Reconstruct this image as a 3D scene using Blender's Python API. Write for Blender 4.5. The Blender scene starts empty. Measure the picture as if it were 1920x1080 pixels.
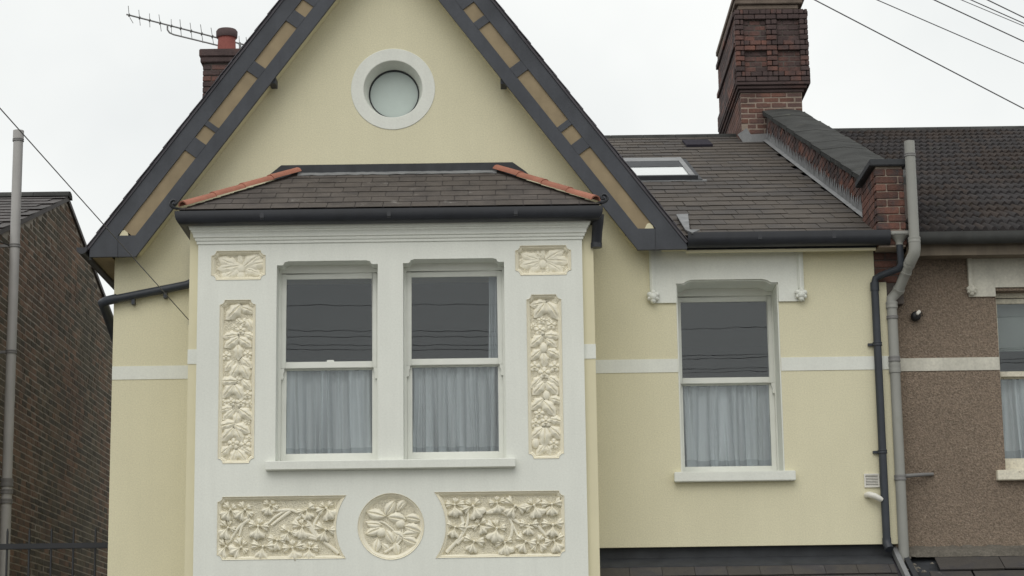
import bpy, bmesh, math, random
from mathutils import Vector, Matrix
from mathutils.geometry import tessellate_polygon
rnd = random.Random(7)
sc = bpy.context.scene
COL = sc.collection
pi = math.pi

# ---------------------------------------------------------------- camera
F = 4000.0
PITCH = math.atan(800 / 4000.0)
CAM = Vector((0, -20, 1.6))
ROT = Matrix.Rotation(pi / 2 + PITCH, 3, 'X') @ Matrix.Rotation(-math.radians(0.77), 3, 'Z')
cd = bpy.data.cameras.new('camera')
cam = bpy.data.objects.new('camera', cd)
COL.objects.link(cam)
cam.matrix_world = Matrix.Translation(CAM) @ ROT.to_4x4()
cd.sensor_width = 36
cd.lens = 36 * F / 1920
cd.clip_end = 1500
sc.camera = cam

# ---------------------------------------------------------------- light
SUN_EL, SUN_AZ = 46, 194
w = bpy.data.worlds.new('World')
sc.world = w
w.use_nodes = True
nt = w.node_tree
nt.nodes.clear()
out = nt.nodes.new('ShaderNodeOutputWorld')
bg = nt.nodes.new('ShaderNodeBackground')
bg.inputs['Strength'].default_value = 0.1
sky = nt.nodes.new('ShaderNodeTexSky')
sky.sky_type = 'NISHITA'
sky.sun_disc = False
sky.sun_elevation = math.radians(SUN_EL)
sky.sun_rotation = math.radians(SUN_AZ)
sky.dust_density = 4
tc = nt.nodes.new('ShaderNodeTexCoord')
nz = nt.nodes.new('ShaderNodeTexNoise')
nz.inputs['Scale'].default_value = 3.2
nz.inputs['Detail'].default_value = 5
nz.inputs['Roughness'].default_value = 0.55
rp = nt.nodes.new('ShaderNodeValToRGB')
rp.color_ramp.elements[0].position = 0.30
rp.color_ramp.elements[0].color = (8.1, 8.35, 8.3, 1)
rp.color_ramp.elements[1].position = 0.66
rp.color_ramp.elements[1].color = (10.0, 10.1, 9.85, 1)
mx = nt.nodes.new('ShaderNodeMix')
mx.data_type = 'RGBA'
mx.inputs['Factor'].default_value = 0.96          # a closed cloud layer in front of the clear sky
nt.links.new(tc.outputs['Generated'], nz.inputs['Vector'])
nt.links.new(nz.outputs['Fac'], rp.inputs['Fac'])
nt.links.new(sky.outputs['Color'], mx.inputs[6])
nt.links.new(rp.outputs['Color'], mx.inputs[7])
nt.links.new(mx.outputs[2], bg.inputs['Color'])
nt.links.new(bg.outputs[0], out.inputs['Surface'])

sl = bpy.data.lights.new('sun', 'SUN')
sl.energy = 0.8
sl.angle = math.radians(45)
sl.color = (1.0, 0.97, 0.92)
so = bpy.data.objects.new('sun', sl)
COL.objects.link(so)
a, e = math.radians(SUN_AZ), math.radians(SUN_EL)
to_sun = Vector((math.sin(a) * math.cos(e), math.cos(a) * math.cos(e), math.sin(e)))
so.rotation_euler = to_sun.to_track_quat('Z', 'Y').to_euler()
so.location = (0, -30, 40)
sc.view_settings.view_transform = 'Standard'
sc.view_settings.look = 'None'
sc.view_settings.exposure = 0.07
sc.view_settings.gamma = 1
sc.view_settings.use_curve_mapping = False
try:
    sc.cycles.filter_width = 1.5
    sc.cycles.max_bounces = 8
    sc.cycles.transparent_max_bounces = 16
except Exception:
    pass

# ---------------------------------------------------------------- measuring
def ray(px, py):
    return ROT @ Vector(((px - 960) / F, -(py - 540) / F, -1))
def at(px, py, Y=0.0):
    d = ray(px, py)
    return CAM + d * ((Y - CAM.y) / d.y)
def onplane(px, py, O, n):
    d = ray(px, py)
    return CAM + d * ((O - CAM).dot(n) / d.dot(n))
def proj(p):
    q = ROT.transposed() @ (Vector(p) - CAM)
    return 960 + F * q.x / -q.z, 540 - F * q.y / -q.z

# ---------------------------------------------------------------- materials
def mat(name, col, rough=0.8, var=0.12, scale=3.0, fine=0.0, fscale=120, bump=0.0, bscale=90,
        rand=0.0, hue=None, huescale=4.0, huelo=0.45, huehi=0.62, spec=0.4, metal=0.0, streak=0.0, bdist=0.01, spots=None):
    m = bpy.data.materials.new(name)
    m.use_nodes = True
    t = m.node_tree
    N, L = t.nodes, t.links
    b = N['Principled BSDF']
    b.inputs['Roughness'].default_value = rough
    b.inputs['Metallic'].default_value = metal
    b.inputs['Specular IOR Level'].default_value = spec
    g = N.new('ShaderNodeNewGeometry')
    P = g.outputs['Position']
    def noise(s, detail=4, vec=None, rough_=0.6):
        n = N.new('ShaderNodeTexNoise')
        n.inputs['Scale'].default_value = s
        n.inputs['Detail'].default_value = detail
        n.inputs['Roughness'].default_value = rough_
        L.new(vec or P, n.inputs['Vector'])
        return n.outputs['Fac']
    def rng(x, lo, hi, a0=0.25, a1=0.75):
        r = N.new('ShaderNodeMapRange')
        r.inputs['From Min'].default_value = a0
        r.inputs['From Max'].default_value = a1
        r.inputs['To Min'].default_value = lo
        r.inputs['To Max'].default_value = hi
        L.new(x, r.inputs['Value'])
        return r.outputs['Result']
    def mul(x, y):
        r = N.new('ShaderNodeMath')
        r.operation = 'MULTIPLY'
        L.new(x, r.inputs[0])
        L.new(y, r.inputs[1])
        return r.outputs[0]
    f = rng(noise(scale), 1 - var, 1 + var)
    if fine:
        f = mul(f, rng(noise(fscale, 2), 1 - fine, 1 + fine))
    rr = None
    if rand or hue:
        oi = N.new('ShaderNodeObjectInfo')
        ad = N.new('ShaderNodeMath')
        ad.operation = 'ADD'
        L.new(oi.outputs['Random'], ad.inputs[0])
        L.new(g.outputs['Random Per Island'], ad.inputs[1])
        fr = N.new('ShaderNodeMath')
        fr.operation = 'FRACT'
        L.new(ad.outputs[0], fr.inputs[0])
        rr = fr.outputs[0]
    if rand:
        f = mul(f, rng(rr, 1 - rand, 1 + rand, 0, 1))
    if streak:
        mp = N.new('ShaderNodeMapping')
        mp.inputs['Scale'].default_value = (9, 9, 0.7)
        L.new(P, mp.inputs['Vector'])
        f = mul(f, rng(noise(1.0, 5, mp.outputs[0]), 1 - streak, 1 + streak * .5))
    base = None
    def mixc(fac, c0, c1):
        x = N.new('ShaderNodeMix')
        x.data_type = 'RGBA'
        if isinstance(fac, float):
            x.inputs['Factor'].default_value = fac
        else:
            L.new(fac, x.inputs['Factor'])
        for s, c in ((6, c0), (7, c1)):
            if isinstance(c, tuple):
                x.inputs[s].default_value = (*c, 1)
            else:
                L.new(c, x.inputs[s])
        return x.outputs[2]
    base = col
    if hue:
        ad2 = N.new('ShaderNodeMath')
        ad2.operation = 'MULTIPLY_ADD'
        L.new(rr, ad2.inputs[0])
        ad2.inputs[1].default_value = 0.22
        L.new(noise(huescale, 3), ad2.inputs[2])
        base = mixc(rng(ad2.outputs[0], 0, 1, huelo + .1, huehi + .1), col, hue)
    if spots:
        sp_col, sp_scale, sp_lo, sp_hi = spots
        base = mixc(rng(noise(sp_scale, 5, None, .7), 0, 1, sp_lo, sp_hi), base, sp_col)
    vm = N.new('ShaderNodeVectorMath')
    vm.operation = 'SCALE'
    if isinstance(base, tuple):
        vm.inputs[0].default_value = base
    else:
        L.new(base, vm.inputs[0])
    L.new(f, vm.inputs['Scale'])
    L.new(vm.outputs[0], b.inputs['Base Color'])
    if bump:
        bn = N.new('ShaderNodeBump')
        bn.inputs['Strength'].default_value = bump
        bn.inputs['Distance'].default_value = bdist
        L.new(noise(bscale, 3), bn.inputs['Height'])
        L.new(bn.outputs[0], b.inputs['Normal'])
    return m

M = {}
M['cream'] = mat('cream_render', (.70, .66, .475), .9, .05, .9, .09, 75, .5, 120, bdist=.004, streak=.02)
M['cream2'] = mat('cream_smooth', (.70, .65, .455), .85, .04, 2)
M['white'] = mat('white_masonry_paint', (.76, .775, .715), .75, .045, 1.2, .04, 60, .3, 45, bdist=.004, streak=.05)
M['wood'] = mat('white_gloss_paint', (.765, .775, .72), .45, .04, 6)
M['relief'] = mat('relief_paint', (.83, .79, .655), .8, .04, 8, .03, 70)
M['reliefback'] = mat('relief_ground', (.80, .75, .595), .9, .08, 20, .12, 90, 1.0, 80, bdist=.02)
M['barge'] = mat('slate_grey_paint', (.066, .071, .082), .75, .2, 3, .06, 60, streak=.16)
M['tan'] = mat('tan_board', (.30, .235, .145), .8, .15, 5, streak=.1)  # tan of the eave soffit; in the bargeboard openings it paints shade
M['black'] = mat('black_gutter', (.020, .022, .028), .45, .25, 6, spec=.5)
M['blackpipe'] = mat('black_pipe', (.035, .041, .052), .45, .2, 5, streak=.2)
M['slate'] = mat('brown_slate', (.094, .080, .068), .8, .2, 1.6, .08, 60, .3, 50, rand=.07, spec=.2, hue=(.075, .067, .062), huescale=1.2,
                 spots=((.20, .19, .16), 7, .66, .8))
M['bayslate'] = mat('bay_slate', (.108, .094, .085), .8, .16, 5, .1, 60, .3, 50, rand=.08, spec=.2, hue=(.085, .075, .07),
                    spots=((.24, .225, .21), 6, .63, .73))
M['lowslate'] = mat('low_slate', (.075, .068, .062), .7, .2, 4, .1, 60, .3, 50, rand=.2, hue=(.05, .047, .05),
                    spots=((.18, .17, .15), 8, .66, .8))
M['darkslate'] = mat('dark_slate', (.075, .07, .082), .55, .15, 4, rand=.2)
M['nslate'] = mat('neighbour_slate', (.068, .060, .058), .7, .2, 4, .1, 60, rand=.25)
M['tile'] = mat('concrete_tile', (.053, .049, .050), .9, .2, 1.2, .1, 70, .3, 60, rand=.18, spots=((.075, .08, .055), 2.5, .62, .78), spec=.15, hue=(.054, .043, .038), huescale=.7)
M['terra'] = mat('terracotta', (.37, .155, .105), .85, .16, 6, .1, 60, .3, 70, rand=.1, spots=((.32, .2, .14), 12, .6, .8))
M['lead'] = mat('lead', (.235, .24, .245), .6, .2, 5, .08, 60, streak=.15, spots=((.3, .3, .3), 7, .6, .75))
M['leadstep'] = mat('weathered_lead', (.25, .255, .26), .8, .25, 6, streak=.2, spec=.15)
M['leaddark'] = mat('dark_lead', (.040, .043, .048), .7, .25, 5, streak=.2)
M['mortar'] = mat('mortar', (.40, .36, .30), .95, .2, 4, .15, 60, .5, 80)
M['brick'] = mat('brown_brick', (.108, .092, .060), .9, .25, 2, .2, 40, .6, 60, rand=.42, hue=(.15, .092, .058), huescale=.8,
                 spots=((.14, .12, .10), 1.3, .60, .75))
M['redbrick'] = mat('red_brick', (.15, .075, .058), .9, .3, 3, .2, 40, .6, 60, rand=.3, hue=(.17, .08, .06), spots=((.055, .05, .052), 5, .48, .68))
M['stackbrick'] = mat('weathered_brick', (.165, .082, .062), .9, .25, 3, .2, 40, .6, 60, rand=.3, hue=(.10, .062, .055), huescale=1.6, spots=((.06, .05, .055), 5, .6, .75))
M['sootbrick'] = mat('sooty_brick', (.080, .056, .054), .9, .25, 3, .2, 40, .6, 60, rand=.16, hue=(.175, .08, .06), huescale=1.7, huelo=.49, huehi=.72)
M['sootmortar'] = mat('sooty_mortar', (.115, .098, .088), .95, .3, 4, .15, 60)
M['redmortar'] = mat('pale_mortar', (.30, .245, .20), .95, .25, 6, .15, 60)
M['coping'] = mat('grey_coping', (.058, .059, .057), .95, .35, 3, .15, 50, .4, 60, spec=.1, spots=((.11, .11, .09), 5, .6, .75))
M['concrete'] = mat('cap_concrete', (.17, .135, .11), .95, .25, 6, .2, 50, .5, 50)
M['pebble'] = mat('pebbledash', (.232, .180, .136), .95, .1, 1.2, .42, 62, 1.0, 62, bdist=.02, spots=((.45, .39, .33), 75, .60, .72))
M['band2'] = mat('aged_white_paint', (.60, .58, .50), .85, .12, 4, .1, 40, streak=.12)
M['oldwood'] = mat('peeling_paint', (.70, .66, .54), .7, .12, 10, .15, 50, spots=((.28, .22, .16), 22, .62, .68))
M['fasciabrown'] = mat('stained_fascia', (.20, .165, .125), .85, .25, 4, streak=.25)
M['greypvc'] = mat('grey_plastic', (.30, .30, .275), .5, .08, 3, streak=.1, spots=((.22, .23, .19), 3, .6, .8))
M['greypvcdark'] = mat('grey_plastic_ring', (.20, .195, .19), .5, .1, 5)
M['whitepvc'] = mat('white_plastic', (.72, .70, .64), .45, .05, 6)
M['metal'] = mat('aluminium_rod', (.20, .20, .20), .5, .1, 8, metal=.3)
M['iron'] = mat('black_iron', (.018, .019, .022), .5, .2, 8)
M['wire'] = mat('wire', (.11, .11, .115), .7, .1, 2)
M['wiredark'] = mat('dark_wire', (.03, .03, .03), .7, .1, 2)
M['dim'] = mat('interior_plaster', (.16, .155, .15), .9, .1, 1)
M['pot'] = mat('red_pot', (.27, .085, .07), .8, .15, 8, .1, 60)
M['potrim'] = mat('pot_rim', (.10, .07, .07), .9, .2, 8)
M['road'] = mat('asphalt', (.06, .06, .062), .9, .2, 2, .2, 90)
M['paving'] = mat('paving', (.24, .23, .215), .9, .15, 2, .1, 40)
M['soil'] = mat('earth', (.14, .135, .11), .95, .2, .6, .1, 20)
M['blind'] = mat('roller_blind', (.34, .36, .34), .9, .06, 3)
M['rag'] = mat('rubble_mortar', (.17, .155, .13), .95, .3, 12, .3, 60, .8, 50)
M['frost'] = mat('frosted_glass', (.47, .54, .51), .3, .05, 6, .05, 160, spec=.5)

def glass_mat():
    m = bpy.data.materials.new('window_glass')
    m.use_nodes = True
    t = m.node_tree
    N, L = t.nodes, t.links
    N.clear()
    o = N.new('ShaderNodeOutputMaterial')
    mixs = N.new('ShaderNodeMixShader')
    tr = N.new('ShaderNodeBsdfTransparent')
    tr.inputs['Color'].default_value = (.93, .95, .95, 1)
    gl = N.new('ShaderNodeBsdfGlossy')
    gl.inputs['Roughness'].default_value = 0.0
    gl.inputs['Color'].default_value = (.95, .98, 1, 1)
    lw = N.new('ShaderNodeFresnel')
    lw.inputs['IOR'].default_value = 1.55
    ge = N.new('ShaderNodeNewGeometry')
    n = N.new('ShaderNodeTexNoise')            # the slight waviness of old drawn glass
    n.inputs['Scale'].default_value = 5.0
    n.inputs['Detail'].default_value = 1.0
    L.new(ge.outputs['Position'], n.inputs['Vector'])
    bu = N.new('ShaderNodeBump')
    bu.inputs['Strength'].default_value = .04
    bu.inputs['Distance'].default_value = .004
    L.new(n.outputs['Fac'], bu.inputs['Height'])
    L.new(bu.outputs[0], gl.inputs['Normal'])
    L.new(lw.outputs[0], mixs.inputs[0])
    L.new(tr.outputs[0], mixs.inputs[1])
    L.new(gl.outputs[0], mixs.inputs[2])
    L.new(mixs.outputs[0], o.inputs[0])
    return m
M['glass'] = glass_mat()

def net_mat():
    m = bpy.data.materials.new('net_curtain_fabric')
    m.use_nodes = True
    t = m.node_tree
    N, L = t.nodes, t.links
    N.clear()
    o = N.new('ShaderNodeOutputMaterial')
    d = N.new('ShaderNodeBsdfDiffuse')
    d.inputs['Color'].default_value = (.93, .94, .955, 1)
    tl = N.new('ShaderNodeBsdfTranslucent')
    tl.inputs['Color'].default_value = (.75, .78, .83, 1)
    tr = N.new('ShaderNodeBsdfTransparent')
    m1 = N.new('ShaderNodeMixShader')
    m1.inputs[0].default_value = .06
    m2 = N.new('ShaderNodeMixShader')
    g = N.new('ShaderNodeNewGeometry')          # gathered cloth: thick and thin strips running down it
    mp = N.new('ShaderNodeMapping')
    mp.inputs['Scale'].default_value = (17, 4, .35)
    n = N.new('ShaderNodeTexNoise')
    n.inputs['Scale'].default_value = 1.0
    n.inputs['Detail'].default_value = 4
    r = N.new('ShaderNodeMapRange')
    r.inputs['From Min'].default_value = .36
    r.inputs['From Max'].default_value = .66
    r.inputs['To Min'].default_value = .0
    r.inputs['To Max'].default_value = .27
    L.new(g.outputs['Position'], mp.inputs['Vector'])
    L.new(mp.outputs[0], n.inputs['Vector'])
    L.new(n.outputs['Fac'], r.inputs['Value'])
    L.new(r.outputs[0], m2.inputs[0])
    L.new(d.outputs[0], m1.inputs[1])
    L.new(tl.outputs[0], m1.inputs[2])
    L.new(m1.outputs[0], m2.inputs[1])
    L.new(tr.outputs[0], m2.inputs[2])
    L.new(m2.outputs[0], o.inputs[0])
    return m
M['net'] = net_mat()
M['hem'] = mat('hem_cloth', (.60, .62, .64), .95, .05, 8, spec=.1)

# ---------------------------------------------------------------- building helpers
WORLD = {}
def setp(o, label=None, cat=None, group=None, kind=None):
    if label: o['label'] = label
    if cat: o['category'] = cat
    if group: o['group'] = group
    if kind: o['kind'] = kind
    return o
def put(o, parent, Mx=None):
    COL.objects.link(o)
    if Mx is not None:
        o.matrix_basis = Mx
    if parent is not None:
        o.parent = parent
        o.matrix_parent_inverse = WORLD[parent.name].inverted()
    WORLD[o.name] = Mx.copy() if Mx is not None else Matrix.Identity(4)
    return o
def thing(name, loc, label, cat, group=None):
    o = bpy.data.objects.new(name, None)
    o.empty_display_size = .2
    put(o, None, Matrix.Translation(Vector(loc)))
    return setp(o, label, cat, group)

class MB:
    def __init__(s):
        s.v, s.f = [], []
    def add(s, vs, fs):
        k = len(s.v)
        s.v += [tuple(p) for p in vs]
        s.f += [tuple(i + k for i in q) for q in fs]
        return s
    def box(s, x0, x1, y0, y1, z0, z1):
        return s.add([(x, y, z) for z in (z0, z1) for y in (y0, y1) for x in (x0, x1)],
                     [(0, 2, 3, 1), (4, 5, 7, 6), (0, 1, 5, 4), (2, 6, 7, 3), (0, 4, 6, 2), (1, 3, 7, 5)])
    def obox(s, O, ex, ey, ez):
        O, ex, ey, ez = Vector(O), Vector(ex), Vector(ey), Vector(ez)
        return s.add([O + ex * i + ey * j + ez * k for k in (0, 1) for j in (0, 1) for i in (0, 1)],
                     [(0, 2, 3, 1), (4, 5, 7, 6), (0, 1, 5, 4), (2, 6, 7, 3), (0, 4, 6, 2), (1, 3, 7, 5)])
    def tube(s, pts, r, n=12, cap=True):
        pts = [Vector(p) for p in pts]
        rs = r if isinstance(r, (list, tuple)) else [r] * len(pts)
        k0 = len(s.v)
        prev = None
        for i, p in enumerate(pts):
            if i == 0: d = pts[1] - p
            elif i == len(pts) - 1: d = p - pts[i - 1]
            else:
                d = (p - pts[i - 1]).normalized() + (pts[i + 1] - p).normalized()
            d.normalize()
            if prev is None:
                u = d.orthogonal().normalized()
            else:
                u = (prev - d * prev.dot(d)).normalized()
            prev = u
            wv = d.cross(u)
            for j in range(n):
                t = 2 * pi * j / n
                s.v.append(tuple(p + (u * math.cos(t) + wv * math.sin(t)) * rs[i]))
        for i in range(len(pts) - 1):
            for j in range(n):
                a, b = k0 + i * n + j, k0 + i * n + (j + 1) % n
                s.f.append((a, b, b + n, a + n))
        if cap:
            s.f.append(tuple(k0 + j for j in range(n))[::-1])
            s.f.append(tuple(k0 + (len(pts) - 1) * n + j for j in range(n)))
        return s
    def lathe(s, prof, O, axis='z', n=24):
        """prof: (radius, height) pairs turned round an axis through O"""
        k0 = len(s.v)
        O = Vector(O)
        for r, h in prof:
            for j in range(n):
                t = 2 * pi * j / n
                c, q = r * math.cos(t), r * math.sin(t)
                s.v.append(tuple(O + (Vector((c, q, h)) if axis == 'z' else Vector((c, h, q)))))
        for i in range(len(prof) - 1):
            for j in range(n):
                a, b = k0 + i * n + j, k0 + i * n + (j + 1) % n
                s.f.append((a, b, b + n, a + n))
        return s
    def plate(s, outline, y0, y1, holes=(), back=True, axis='y'):
        """a flat sheet in the XZ plane with real holes, from y0 (front) to y1 (back)"""
        def P(p, y):
            return (p[0], y, p[1]) if axis == 'y' else (y, p[0], p[1])
        loops = [list(outline)] + [list(h) for h in holes]
        flat = [p for l in loops for p in l]
        tri = tessellate_polygon([[Vector((p[0], p[1], 0)) for p in l] for l in loops])
        n = len(flat)
        vs = [P(p, y0) for p in flat] + [P(p, y1) for p in flat]
        fs = [tuple(t) for t in tri]
        if back:
            fs += [tuple(i + n for i in t) for t in tri]
        k = 0
        for l in loops:
            m = len(l)
            for i in range(m):
                a, b = k + i, k + (i + 1) % m
                fs.append((a, b, b + n, a + n))
            k += m
        return s.add(vs, fs)
    def mesh(s, name, m, smooth=None, bevel=0, fixn=True):
        me = bpy.data.meshes.new(name)
        me.from_pydata(s.v, [], s.f)
        if fixn or bevel:
            bm = bmesh.new()
            bm.from_mesh(me)
            bmesh.ops.remove_doubles(bm, verts=bm.verts, dist=1e-5)
            if bevel:
                ed = [e_ for e_ in bm.edges if len(e_.link_faces) == 2 and e_.calc_face_angle(0) > .6]
                bmesh.ops.bevel(bm, geom=ed, offset=bevel, segments=2, affect='EDGES', clamp_overlap=True)
            if fixn:
                bmesh.ops.recalc_face_normals(bm, faces=bm.faces)
            bm.to_mesh(me)
            bm.free()
        me.materials.append(m)
        if smooth:
            for p in me.polygons:
                p.use_smooth = True
            me.set_sharp_from_angle(angle=math.radians(smooth))
        return me
    def build(s, name, m, parent=None, smooth=None, bevel=0, fixn=True, **kw):
        o = bpy.data.objects.new(name, s.mesh(name, M[m] if isinstance(m, str) else m, smooth, bevel, fixn))
        put(o, parent)
        return setp(o, **kw)

def offset(poly, d):
    n = len(poly)
    A = sum(poly[i][0] * poly[(i + 1) % n][1] - poly[(i + 1) % n][0] * poly[i][1] for i in range(n))
    s = 1 if A > 0 else -1
    res = []
    for i in range(n):
        p0, p, p1 = Vector(poly[i - 1]), Vector(poly[i]), Vector(poly[(i + 1) % n])
        e0, e1 = (p - p0), (p1 - p)
        if e0.length < 1e-6: e0 = e1
        if e1.length < 1e-6: e1 = e0
        e0.normalize(); e1.normalize()
        n0, n1 = Vector((-e0.y, e0.x)) * s, Vector((-e1.y, e1.x)) * s
        m = n0 + n1
        if m.length < 1e-6: m = n0
        m.normalize()
        res.append(tuple(p + m * (d / max(.45, m.dot(n0)))))
    return res
def inst(name, me, parent, Mx):
    return put(bpy.data.objects.new(name, me), parent, Mx)
def frame(O, ex, ey, ez):
    m = Matrix.Identity(4)
    for i, c in enumerate((ex, ey, ez)):
        for j in range(3):
            m[j][i] = c[j]
    for j in range(3):
        m[j][3] = O[j]
    return m
def boxmesh(name, sx, sy, sz, m, bevel=0):
    return MB().box(-sx / 2, sx / 2, -sy / 2, sy / 2, -sz / 2, sz / 2).mesh(name, M[m], bevel=bevel)

# ---------------------------------------------------------------- ground
g = MB().add([(-400, -400, -.12), (400, -400, -.12), (400, 400, -.12), (-400, 400, -.12)], [(0, 1, 2, 3)])
g.build('ground', 'soil', kind='structure', label='bare ground round the houses')
MB().box(-200, 200, -17.5, -6.5, -.30, -.10).build('road', 'road', kind='structure', label='asphalt street in front of the houses')
MB().box(-200, 200, -6.4, -4.2, -.30, .02).build('pavement', 'paving', kind='structure', label='paved footway before the houses')
MB().box(-200, 200, -21.5, -17.6, -.30, .02).build('pavement', 'paving', kind='structure', label='paved footway on the viewer side')

# ================================================================= MAIN HOUSE
XL, XR1, XR2 = -3.805, 3.468, 3.578
XA, ZA, SL = -1.181, 9.827, 1.34            # gable axis, apex height, slope of the verge
ROOF_S = .375
def roofz(Y): return 6.045 + ROOF_S * (Y + .2)
RIDGE_Y = 9.3
house = thing('house', (0, 4, 0), 'cream rendered house with a steep dark gable and a white bay of moulded flower panels', 'house')

def arc(cx, cz, r, a0, a1, n):
    return [(cx + r * math.cos(math.radians(a0 + (a1 - a0) * i / n)), cz + r * math.sin(math.radians(a0 + (a1 - a0) * i / n))) for i in range(n + 1)]

# right window opening
RW = dict(x0=1.566, x1=2.542, z0=3.80, z1=5.617)
def head(x0, x1, z1, inset, rise, notch):
    w_ = x1 - x0
    pts = [(x1, z1), (x1 - inset, z1)]
    if notch:
        pts += [(x1 - inset - .012, z1 + .008), (x1 - inset - .02, z1 + rise * .75), (x1 - inset - .045, z1 + rise * .9), (x1 - inset - .05, z1 + rise),
                (x0 + inset + .05, z1 + rise), (x0 + inset + .045, z1 + rise * .9), (x0 + inset + .02, z1 + rise * .75), (x0 + inset + .012, z1 + .008)]
    else:
        pts += [(x1 - inset - .03, z1 + rise * .6), (x1 - inset - .08, z1 + rise), (x0 + inset + .08, z1 + rise), (x0 + inset + .03, z1 + rise * .6)]
    pts += [(x0 + inset, z1), (x0, z1)]
    return pts
rw_hole = [(RW['x0'], RW['z0']), (RW['x1'], RW['z0'])] + head(RW['x0'], RW['x1'], RW['z1'], .07, .035, False)
RC = (-1.133, 7.592)
BASE_Z = 3.116
outline = [(XL, 0), (XL, 5.95), (XL + .1, 6.08), (XA, 9.53), (1.38, 6.08), (1.42, 5.97), (XR1, 5.97), (XR1, 5.625), (XR2, 5.61), (XR2, BASE_Z),
           (.70, BASE_Z), (.70, 0)]
MB().plate(outline, 0, .45, [rw_hole, arc(RC[0], RC[1], .33, 0, 360, 40)[:-1],
                             [(-2.6, 3.0), (.35, 3.0), (.35, 5.75), (-2.6, 5.75)]]).build('wall', 'cream', house, smooth=30)
MB().box(.70, 3.55, .07, .45, 0, BASE_Z).build('lower_wall', 'leaddark', house)
MB().box(XL, XL + .25, .45, 9.5, 0, 6.0).build('side_wall', 'cream', house)
MB().box(XL, 3.6, 9.5, 9.8, 0, 9.2).build('back_wall', 'cream', house)
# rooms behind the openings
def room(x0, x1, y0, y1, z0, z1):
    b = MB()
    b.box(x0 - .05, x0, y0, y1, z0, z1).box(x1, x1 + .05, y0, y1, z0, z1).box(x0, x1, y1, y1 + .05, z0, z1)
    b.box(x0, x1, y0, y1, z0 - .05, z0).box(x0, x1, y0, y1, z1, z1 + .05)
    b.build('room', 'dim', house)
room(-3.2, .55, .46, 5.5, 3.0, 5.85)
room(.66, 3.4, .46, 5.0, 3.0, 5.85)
# string course
for x0, x1 in ((XL, -2.945), (.748, RW['x0'] - .002), (RW['x1'] + .002, XR2)):
    MB().box(x0, x1, -.006, .02, 4.764, 4.892).build('string_course', 'white', house)

# round window
b = MB().lathe([(.410, .01), (.410, -.004), (.406, -.007), (.292, -.007), (.287, -.003), (.245, .19), (.245, .235), (.34, .235)], (RC[0], 0, RC[1]), 'y', 64)
rs = b.build('round_window', 'white', house, smooth=35)
MB().lathe([(.247, .172), (.238, .172), (.234, .188), (.234, .22)], (RC[0], 0, RC[1]), 'y', 64).build('window_frame', 'leaddark', rs, smooth=35)
MB().plate(arc(RC[0], RC[1], .235, 0, 360, 48)[:-1], .195, .2).build('window_pane', 'frost', rs)

# ---------------- bay
BX0, BX1, BYF = -2.857, .643, -1.0
SX0, SX1, SYF = -2.94, .747, -.95
bw = [dict(x0=-2.138, x1=-1.219, z0=3.84, z1=5.640), dict(x0=-.990, x1=-.070, z0=3.84, z1=5.645)]
def whole(d):
    return [(d['x0'], d['z0']), (d['x1'], d['z0'])] + head(d['x0'], d['x1'], d['z1'], .05, .036, True)
def px_rect(l, t, r, b_):
    p, q = at(l, t, BYF), at(r, b_, BYF)
    p2, q2 = at(l, b_, BYF), at(r, t, BYF)
    return (p.x + p2.x) / 2, (q.x + q2.x) / 2, (p2.z + q.z) / 2, (p.z + q2.z) / 2     # x0 x1 z0 z1
def notched(x0, x1, z0, z1, c):
    def q(cx, cz, a0, a1): return arc(cx, cz, c, a0, a1, 3)
    return q(x0, z0, 90, 0) + q(x1, z0, 180, 90) + q(x1, z1, 270, 180) + q(x0, z1, 0, -90)
def chamfer_arcside(x0, x1, z0, z1, c, C, R, side):
    """rectangle with one end scooped out round the middle roundel"""
    if side == 'right':
        k = math.degrees(math.asin(min(.99, (z1 - C[1]) / R)))
        k2 = math.degrees(math.asin(min(.99, (C[1] - z0) / R)))
        return arc(x0, z0, c, 90, 0, 3) + arc(C[0], C[1], R, 180 + k2, 180 - k, 12) + arc(x0, z1, c, 0, -90, 3)
    k = math.degrees(math.asin(min(.99, (z1 - C[1]) / R)))
    k2 = math.degrees(math.asin(min(.99, (C[1] - z0) / R)))
    return arc(x1, z0, c, 180, 90, 3) + arc(x1, z1, c, 270, 180, 3) + arc(C[0], C[1], R, k, -k2, 12)
cc = at(733, 987, BYF)
CC = (cc.x, cc.z)
r_tl, r_tr = px_rect(396, 470, 498, 525), px_rect(966, 460, 1071, 516)
r_l, r_r = px_rect(410, 562, 478, 869), px_rect(989, 552, 1055, 860)
r_bl, r_br = px_rect(407, 930, 650, 1049), px_rect(822, 921, 1059, 1045)
outl = {'tl': notched(*r_tl, .045), 'tr': notched(*r_tr, .045), 'l': notched(*r_l, .045), 'r': notched(*r_r, .045),
        'bl': chamfer_arcside(*r_bl, .045, CC, .487, 'right'), 'br': chamfer_arcside(*r_br, .045, CC, .487, 'left'),
        'c': arc(CC[0], CC[1], .297, 0, 360, 48)[:-1]}
MB().plate([(BX0, .0), (BX1, .0), (BX1, 5.95), (BX0, 5.95)], BYF, -.72, [whole(d) for d in bw] + list(outl.values())).build('bay_wall', 'white', house)
MB().box(SX0, BX0, SYF, -.0, 0, 5.99).build('bay_side', 'cream2', house)
MB().box(BX1, SX1, SYF, -.0, 0, 5.99).build('bay_side', 'cream2', house)
for x0, x1 in ((SX0, BX0), (BX1, SX1)):
    MB().box(x0 - .004, x1 + .004, SYF - .006, SYF + .04, 4.748, 4.882).build('string_course', 'white', house)
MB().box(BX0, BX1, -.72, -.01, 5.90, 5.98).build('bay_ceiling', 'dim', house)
MB().box(BX0, BX1, -.72, -.01, 2.95, 3.0).build('bay_floor', 'dim', house)
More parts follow.
